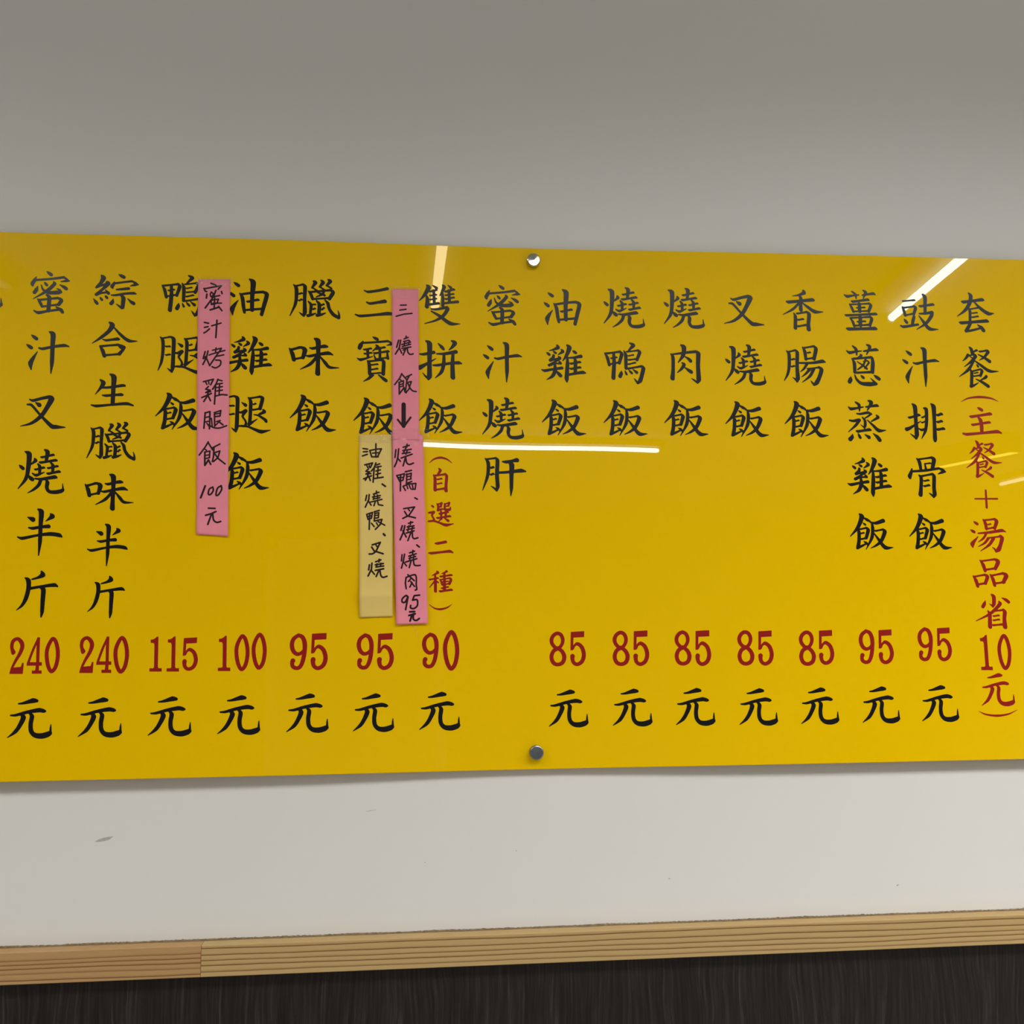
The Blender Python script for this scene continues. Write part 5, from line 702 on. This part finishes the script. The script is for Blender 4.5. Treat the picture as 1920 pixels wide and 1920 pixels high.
def glyph(strokes, cell, nib, fat):
    """returns 2-D verts (mm) and faces of the union of all strokes"""
    segs, polys = [], []
    for k, P in strokes:
        if k == 'g':                                             # a straight-sided filled piece of a digit
            polys.append(np.array(P)[:, :2])
            continue
        Q = path(k, P)
        Q[:, 2] += fat
        for a, b_ in zip(Q[:-1], Q[1:]):
            segs.append((a, b_))
    allp = np.array([q for s in segs for q in s] + [(q[0], q[1], 0.3) for p_ in polys for q in p_])
    r = allp[:, 2].max() * 1.3 + cell * 2
    x0, y0 = allp[:, 0].min() - r, allp[:, 1].min() - r
    nx = int((allp[:, 0].max() + r - x0) / cell) + 2
    ny = int((allp[:, 1].max() + r - y0) / cell) + 2
    gx = x0 + cell * np.arange(nx)
    gy = y0 + cell * np.arange(ny)
    F = np.full((nx, ny), -1e3)
    # nib: an ellipse, long axis running from upper left to lower right like a held brush
    u = 1 / math.sqrt(2)

    def T(x, y):
        a = (x - y) * u / nib
        b = (x + y) * u * nib
        return a, b
    for a, b_ in segs:
        R_ = max(a[2], b_[2]) * nib + cell * 2
        i0 = max(0, int((min(a[0], b_[0]) - R_ - x0) / cell)); i1 = min(nx, int((max(a[0], b_[0]) + R_ - x0) / cell) + 2)
        j0 = max(0, int((min(a[1], b_[1]) - R_ - y0) / cell)); j1 = min(ny, int((max(a[1], b_[1]) + R_ - y0) / cell) + 2)
        X, Y = np.meshgrid(gx[i0:i1], gy[j0:j1], indexing='ij')
        px, py = T(X, Y)
        ax, ay = T(a[0], a[1])
        bx, by = T(b_[0], b_[1])
        dx, dy = bx - ax, by - ay
        L = dx * dx + dy * dy
        t = np.clip(((px - ax) * dx + (py - ay) * dy) / L, 0, 1) if L > 1e-9 else np.zeros_like(px)
        d = a[2] + (b_[2] - a[2]) * t - np.hypot(px - ax - dx * t, py - ay - dy * t)
        F[i0:i1, j0:j1] = np.maximum(F[i0:i1, j0:j1], d)
    if polys:
        X, Y = np.meshgrid(gx, gy, indexing='ij')
    for p_ in polys:
        inside = np.zeros(X.shape, bool)
        dist = np.full(X.shape, 1e3)
        for a, b_ in zip(p_, np.roll(p_, -1, axis=0)):
            hit = ((a[1] > Y) != (b_[1] > Y)) & (X < (b_[0] - a[0]) * (Y - a[1]) / (b_[1] - a[1] + 1e-12) + a[0])
            inside ^= hit
            d = b_ - a
            t = np.clip(((X - a[0]) * d[0] + (Y - a[1]) * d[1]) / (d @ d + 1e-12), 0, 1)
            dist = np.minimum(dist, np.hypot(X - a[0] - d[0] * t, Y - a[1] - d[1] * t))
        F = np.maximum(F, np.where(inside, dist, -dist) + 0.02)
    ins = F > 0
    V, Fc, key = [], [], {}

    def corner(i, j):
        k_ = (i, j)
        if k_ not in key:
            key[k_] = len(V)
            V.append((gx[i], gy[j]))
        return key[k_]

    def edge(i, j, i2, j2):
        k_ = (i, j, i2, j2) if (i, j) < (i2, j2) else (i2, j2, i, j)
        if k_ not in key:
            a_, c_ = F[k_[0], k_[1]], F[k_[2], k_[3]]
            t = a_ / (a_ - c_)
            key[k_] = len(V)
            V.append((gx[k_[0]] + (gx[k_[2]] - gx[k_[0]]) * t, gy[k_[1]] + (gy[k_[3]] - gy[k_[1]]) * t))
        return key[k_]
    full = ins[:-1, :-1] & ins[1:, :-1] & ins[:-1, 1:] & ins[1:, 1:]
    anyc = ins[:-1, :-1] | ins[1:, :-1] | ins[:-1, 1:] | ins[1:, 1:]
    for j in range(ny - 1):
        row = full[:, j]
        i = 0
        while i < nx - 1:
            if row[i]:
                s = i
                while i < nx - 1 and row[i]:
                    i += 1
                Fc.append((corner(s, j), corner(i, j), corner(i, j + 1), corner(s, j + 1)))
            else:
                i += 1
    for i, j in np.argwhere(anyc & ~full):
        cs = [(i, j), (i + 1, j), (i + 1, j + 1), (i, j + 1)]
        poly = []
        for q in range(4):
            A, B = cs[q], cs[(q + 1) % 4]
            if ins[A]:
                poly.append(corner(*A))
            if ins[A] != ins[B]:
                poly.append(edge(*A, *B))
        if len(poly) >= 3:
            Fc.append(tuple(poly))
    return V, Fc


CACHE = {}
KIND = {'（': 'bracket', '）': 'bracket', '（2': 'bracket', '）2': 'bracket', '＋': 'plus_sign'}
PRINT_LIFT = 0.00012
for (g, px, pz, sc, ink, line) in PRINT:
    if g not in CACHE:
        CACHE[g] = glyph(parse(GLYPHS[g]), 0.36, 1.0 if g in '0123456789' or g in KIND else 1.10,
                         0.10 if g in "0123456789" or g in KIND else 0.20)
    V2, F2 = CACHE[g]
    cx, cz = px / 1000, pz / 1000
    o3, nrm = [], []
    cy = face_y(cx)
    for (a, b_) in V2:
        x = cx + a * sc / 1000
        o3.append((x - cx, face_y(x) - PRINT_LIFT - cy, b_ * sc / 1000))
        nrm.append(face_n(x))
    nm = KIND.get(g, 'digit' if g in '0123456789' else 'character')
    me = mesh(nm, o3, F2, True, nrm)
    o = link(nm, me, M['red'] if ink == 'r' else M['black'], board)
    o.location = (cx - BO.x, cy, cz - BO.z)
    if ink == 'r':
        o['label'] = 'red printed ' + nm.replace('_', ' ')


# ---- standoff bolts that pin the board at its middle
def bolt(x, z, mat, label):
    b0 = empty('standoff_bolt', (x - BO.x, face_y(x), z - BO.z))
    b0.parent = board
    r = 0.0079
    v, f = lathe([(r * 0.93, 0.0), (r, -0.0006), (r, -0.0062), (r * 0.96, -0.0070), (r * 0.86, -0.0074), (r * 0.30, -0.0071), (0.0004, -0.0070)], 48)
    me = mesh('cap', v, f)
    for pl in me.polygons:
        pl.use_smooth = len(pl.vertices) == 4
    me.set_sharp_from_angle(angle=math.radians(28))
    cap = link('standoff_bolt', me, mat, board)
    cap.location = b0.location
    bpy.data.objects.remove(b0)
    tag(cap, label)
    v, f = lathe([(0.0052, TH), (0.0052, TH + gap(x))], 32)
    s = link('spacer', mesh('spacer', v, f), M['zinc'], cap)
    return cap


bolt(0.1323, 2.0201, M['chrome'], 'bright steel bolt cap at the top edge')
bolt(0.1296, 1.4539, M['zinc'], 'dull grey bolt cap at the bottom edge')


# ------------------------------------------------------------------ taped paper notes
def bil(Q, u, w):
    """Q: top-left, top-right, bottom-right, bottom-left (x, z)"""
    a = [(1 - u) * Q[0][i] + u * Q[1][i] for i in (0, 1)]
    b_ = [(1 - u) * Q[3][i] + u * Q[2][i] for i in (0, 1)]
    return (1 - w) * a[0] + w * b_[0], (1 - w) * a[1] + w * b_[1]


class Note:
    def __init__(self, quad, base, lift, folds, seed, mat, label):
        self.q = [(a / 1000, b_ / 1000) for a, b_ in quad]
        self.base, self.lift, self.folds, self.seed = base, lift, folds, seed
        self.flap = 0.885 if 'folded' in label else None
        cx = sum(a for a, _ in self.q) / 4
        self.o = Vector((cx, 0, self.q[3][1]))
        self.root = tag(empty('paper_note', self.o), label, 'paper note', 'handwritten notes taped to the menu board')
        nu, nw = 10, 110
        v, f = [], []
        for j in range(nw + 1):
            w = j / nw
            for i in range(nu + 1):
                u = i / nu
                x, z = bil(self.q, u, w)
                e = 0.00015 * noise.noise(Vector((z * 60, seed, i > 5))) * (i in (0, nu))
                v.append((x + e - self.o.x, self.y(x, u, w), z - self.o.z))
        for j in range(nw):
            for i in range(nu):
                a = j * (nu + 1) + i
                f.append((a, a + nu + 1, a + nu + 2, a + 1))
        me = mesh('paper', v, f, True)
        p_ = link('paper', me, mat, self.root)
        so = p_.modifiers.new('sheet', 'SOLIDIFY')
        so.thickness = 0.00012
        so.offset = -1

    def y(self, x, u, w, extra=0.0):
        s = self.base
        body = min(1.0, max(0.0, (w - 0.02) / 0.12))
        s += self.lift * body * (0.45 + 0.55 * math.sin(w * 9.0 + self.seed)**2)            # bellies off the board below the tape
        s += self.lift * 0.55 * body * (2 * abs(u - 0.5))**2                               # edges curl forward
        s += 0.00022 * body * noise.noise(Vector((u * 2.5, w * 14, self.seed)))
        for fw, depth in self.folds:
            s += depth * max(0, 1 - abs(w - fw) / 0.035)
        if self.flap:                                                                      # folded foot slopes back to the board
            s += 0.0030 * max(0.0, 1 - abs(w - self.flap) / 0.115) ** (1.0 if w > self.flap else 3.0)
        return face_y(x) - s - extra

    def uw(self, x, z):
        w = (self.q[0][1] - z) / (self.q[0][1] - self.q[3][1])
        w = min(1.0, max(0.0, w))
        xl = self.q[0][0] + (self.q[3][0] - self.q[0][0]) * w
        xr = self.q[1][0] + (self.q[2][0] - self.q[1][0]) * w
        return min(1.0, max(0.0, (x - xl) / (xr - xl))), w

    def write(self, name, cx, cz, strokes):
        V2, F2 = glyph(parse(strokes), 0.20, 1.0, 0.19)
        cx, cz = cx / 1000, cz / 1000
        u, w = self.uw(cx, cz)
        cy = self.y(cx, u, w)
        o3 = []
        for a, b_ in V2:
            x, z = cx + a / 1000, cz + b_ / 1000
            u, w = self.uw(x, z)
            o3.append((x - cx, self.y(x, u, w, 0.00010) - cy, z - cz))
        o = link(name, mesh(name, o3, F2, True), M['pen'], self.root)
        o.location = (cx - self.o.x, cy, cz - self.o.z)

    def tape(self, xa, xb, zt, zb, seed, amp=0.00045, under=()):
        """clear tape over the top of the note, pressed down on the board either side, slightly wrinkled"""
        nu, nw = 60, 26
        v, f = [], []
        for j in range(nw + 1):
            for i in range(nu + 1):
                x = xa + (xb - xa) * i / nu
                z = zt + (zb - zt) * j / nw
                u, w = self.uw(x, z)
                inside = (self.q[0][0] - 0.0004 < x < self.q[1][0] + 0.0004) and z < self.q[0][1] + 0.0004
                yy = self.y(x, u, w, 0.00022) if inside else face_y(x) - 0.0003
                for nt_ in under:
                    if nt_.q[0][0] - 0.001 < x < nt_.q[1][0] + 0.001 and nt_.q[3][1] - 0.001 < z < nt_.q[0][1]:
                        uu, ww = nt_.uw(x, z)
                        yy = min(yy, nt_.y(x, uu, ww, 0.00025))
                wr = noise.noise(Vector((x * 260, z * 260, seed)))
                yy -= amp * max(0, wr - 0.1) ** 1.2
                jag = 0.0003 * noise.noise(Vector((z * 900, seed, 0))) * (i in (0, nu))
                v.append((x + jag - self.o.x, yy, z - self.o.z))
        for j in range(nw):
            for i in range(nu):
                a = j * (nu + 1) + i
                f.append((a, a + nu + 1, a + nu + 2, a + 1))
        link('tape', mesh('tape', v, f, True), M['tape'], self.root)


NA = Note([(-250.5, 1987.1), (-215.0, 1988.0), (-210.7, 1694.8), (-244.7, 1697.2)], 0.0006, 0.0013, [(0.955, 0.0006), (0.43, 0.0003)], 1.3, M['pink'],
          'long pink note left of the oil chicken leg column, with the price 100')
NB = Note([(-32.6, 1982.1), (-2.6, 1982.6), (-1.0, 1805.0), (-31.1, 1805.0)], 0.0006, 0.0012, [(0.5, 0.0003)], 2.1, M['pink'],
          'short pink note with a thick black arrow, above the other pink note')
NC = Note([(-68.8, 1810.3), (-31.1, 1810.9), (-30.1, 1605.5), (-66.4, 1604.6)], 0.0006, 0.0012, [], 0.6, M['cream'],
          'cream yellow note with a folded foot, the only note not pink')
ND = Note([(-31.7, 1815.2), (3.3, 1811.5), (9.0, 1597.5), (-25.9, 1596.6)], 0.0016, 0.0016, [(0.6, 0.0004)], 4.0, M['pink'],
          'pink note under the arrow, reaching lowest, with the price 95')
NOTES = {'A': NA, 'B': NB, 'C': NC, 'D': ND}
PEN_KIND = {'↓': 'arrow', '、': 'comma'}
for (g, t, cx, cz, st) in PEN:
    nm = PEN_KIND.get(g, 'digit' if g in '0123456789' else 'character')
    NOTES[t].write(nm, cx, cz, st)
NA.tape(-0.2530, -0.2115, 1.9910, 1.9790, 1)
NB.tape(-0.0365, 0.0010, 1.9860, 1.9715, 5, 0.0012)
NC.tape(-0.0710, -0.0300, 1.8145, 1.8010, 9, 0.0006)
ND.tape(-0.0335, 0.0110, 1.8190, 1.7990, 14, 0.0009, (NB,))
# a stray thread of tape glue hanging from the lowest note
v, f = [], []
for i in range(13):
    t = i / 12
    x, z = -0.0085 + 0.0062 * t + 0.0008 * math.sin(t * 4), 1.5985 - 0.0145 * t
    v += [(x - 0.00022 - ND.o.x, face_y(x) - 0.0006, z - ND.o.z), (x + 0.00022 - ND.o.x, face_y(x) - 0.0006, z - ND.o.z)]
for i in range(12):
    f.append((2 * i, 2 * i + 2, 2 * i + 3, 2 * i + 1))
tag(link('thread', mesh('thread', v, f), M['cream'], ND.root), 'thin pale thread hanging below the note')


# ------------------------------------------------------------------ ceiling fittings behind the camera
def batten(name, x, y, z, length, deg, tube_mat, label, width=0.10, off=0.0, r=0.013, drop=0.055):
    root = empty(name, (x, y, z), (0, 0, math.radians(deg)))
    tag(root, label, 'ceiling light', 'tube lights on the shop ceiling')
    L = length / 2
    box('body', (-L - 0.03, L + 0.03, off - width / 2, off + width / 2, -0.035, 0.0), M['white_metal'], root, 0.004)
    for s in (-1, 1):
        box('lamp_holder', (s * (L + 0.012) - 0.012, s * (L + 0.012) + 0.012, -0.014, 0.014, -drop - 0.016, -0.035), M['white_metal'], root, 0.002)
    v, f = [], []
    n = 20
    for xx, rr in ((-L, r * 0.6), (-L + 0.012, r), (L - 0.012, r), (L, r * 0.6)):
        for i in range(n):
            a = 2 * math.pi * i / n
            v.append((xx, rr * math.cos(a), -drop + rr * math.sin(a)))
    for j in range(3):
        for i in range(n):
            a, b_ = j * n + i, j * n + (i + 1) % n
            f.append((a, b_, b_ + n, a + n))
    f.append(tuple(range(n))[::-1])
    f.append(tuple(range(3 * n, 4 * n)))
    link('tube', mesh('tube', v, f, True), tube_mat, root)
    return root


batten('tube_light', 1.515, -1.42, CEIL, 1.2, 96.3, M['tube'], 'bare white tube light on the right, end on to the menu wall', 0.12, 0.05)
batten('tube_light', 0.130, -1.38, CEIL, 1.2, 91.9, M['tube_warm'], 'warm tube light over the camera, end on to the menu wall', 0.13)
batten('tube_light', -1.30, -1.36, CEIL, 1.2, 90.0, M['tube'], 'bare white tube light on the left, end on to the menu wall', 0.12)
batten('tube_light', 0.60, -4.55, CEIL, 1.18, -13.0, M['tube'], 'bare white tube light parallel to the menu wall')
batten('tube_light', 4.42, -5.40, CEIL, 1.2, 90.0, M['tube_dim'], 'dim tube light far right by the side wall')

sign = tag(empty('lit_sign', (3.34, -4.5, CEIL - 0.02)), 'small plain yellow lit sign far to the right behind the camera', 'sign')
sign.rotation_euler.z = math.radians(75)
box('case', (-0.30, 0.30, -0.035, 0.035, -0.10, 0.0), M['white_metal'], sign, 0.003)
box('lit_face', (-0.28, 0.28, -0.03, 0.03, -0.104, -0.099), M['sign'], sign)
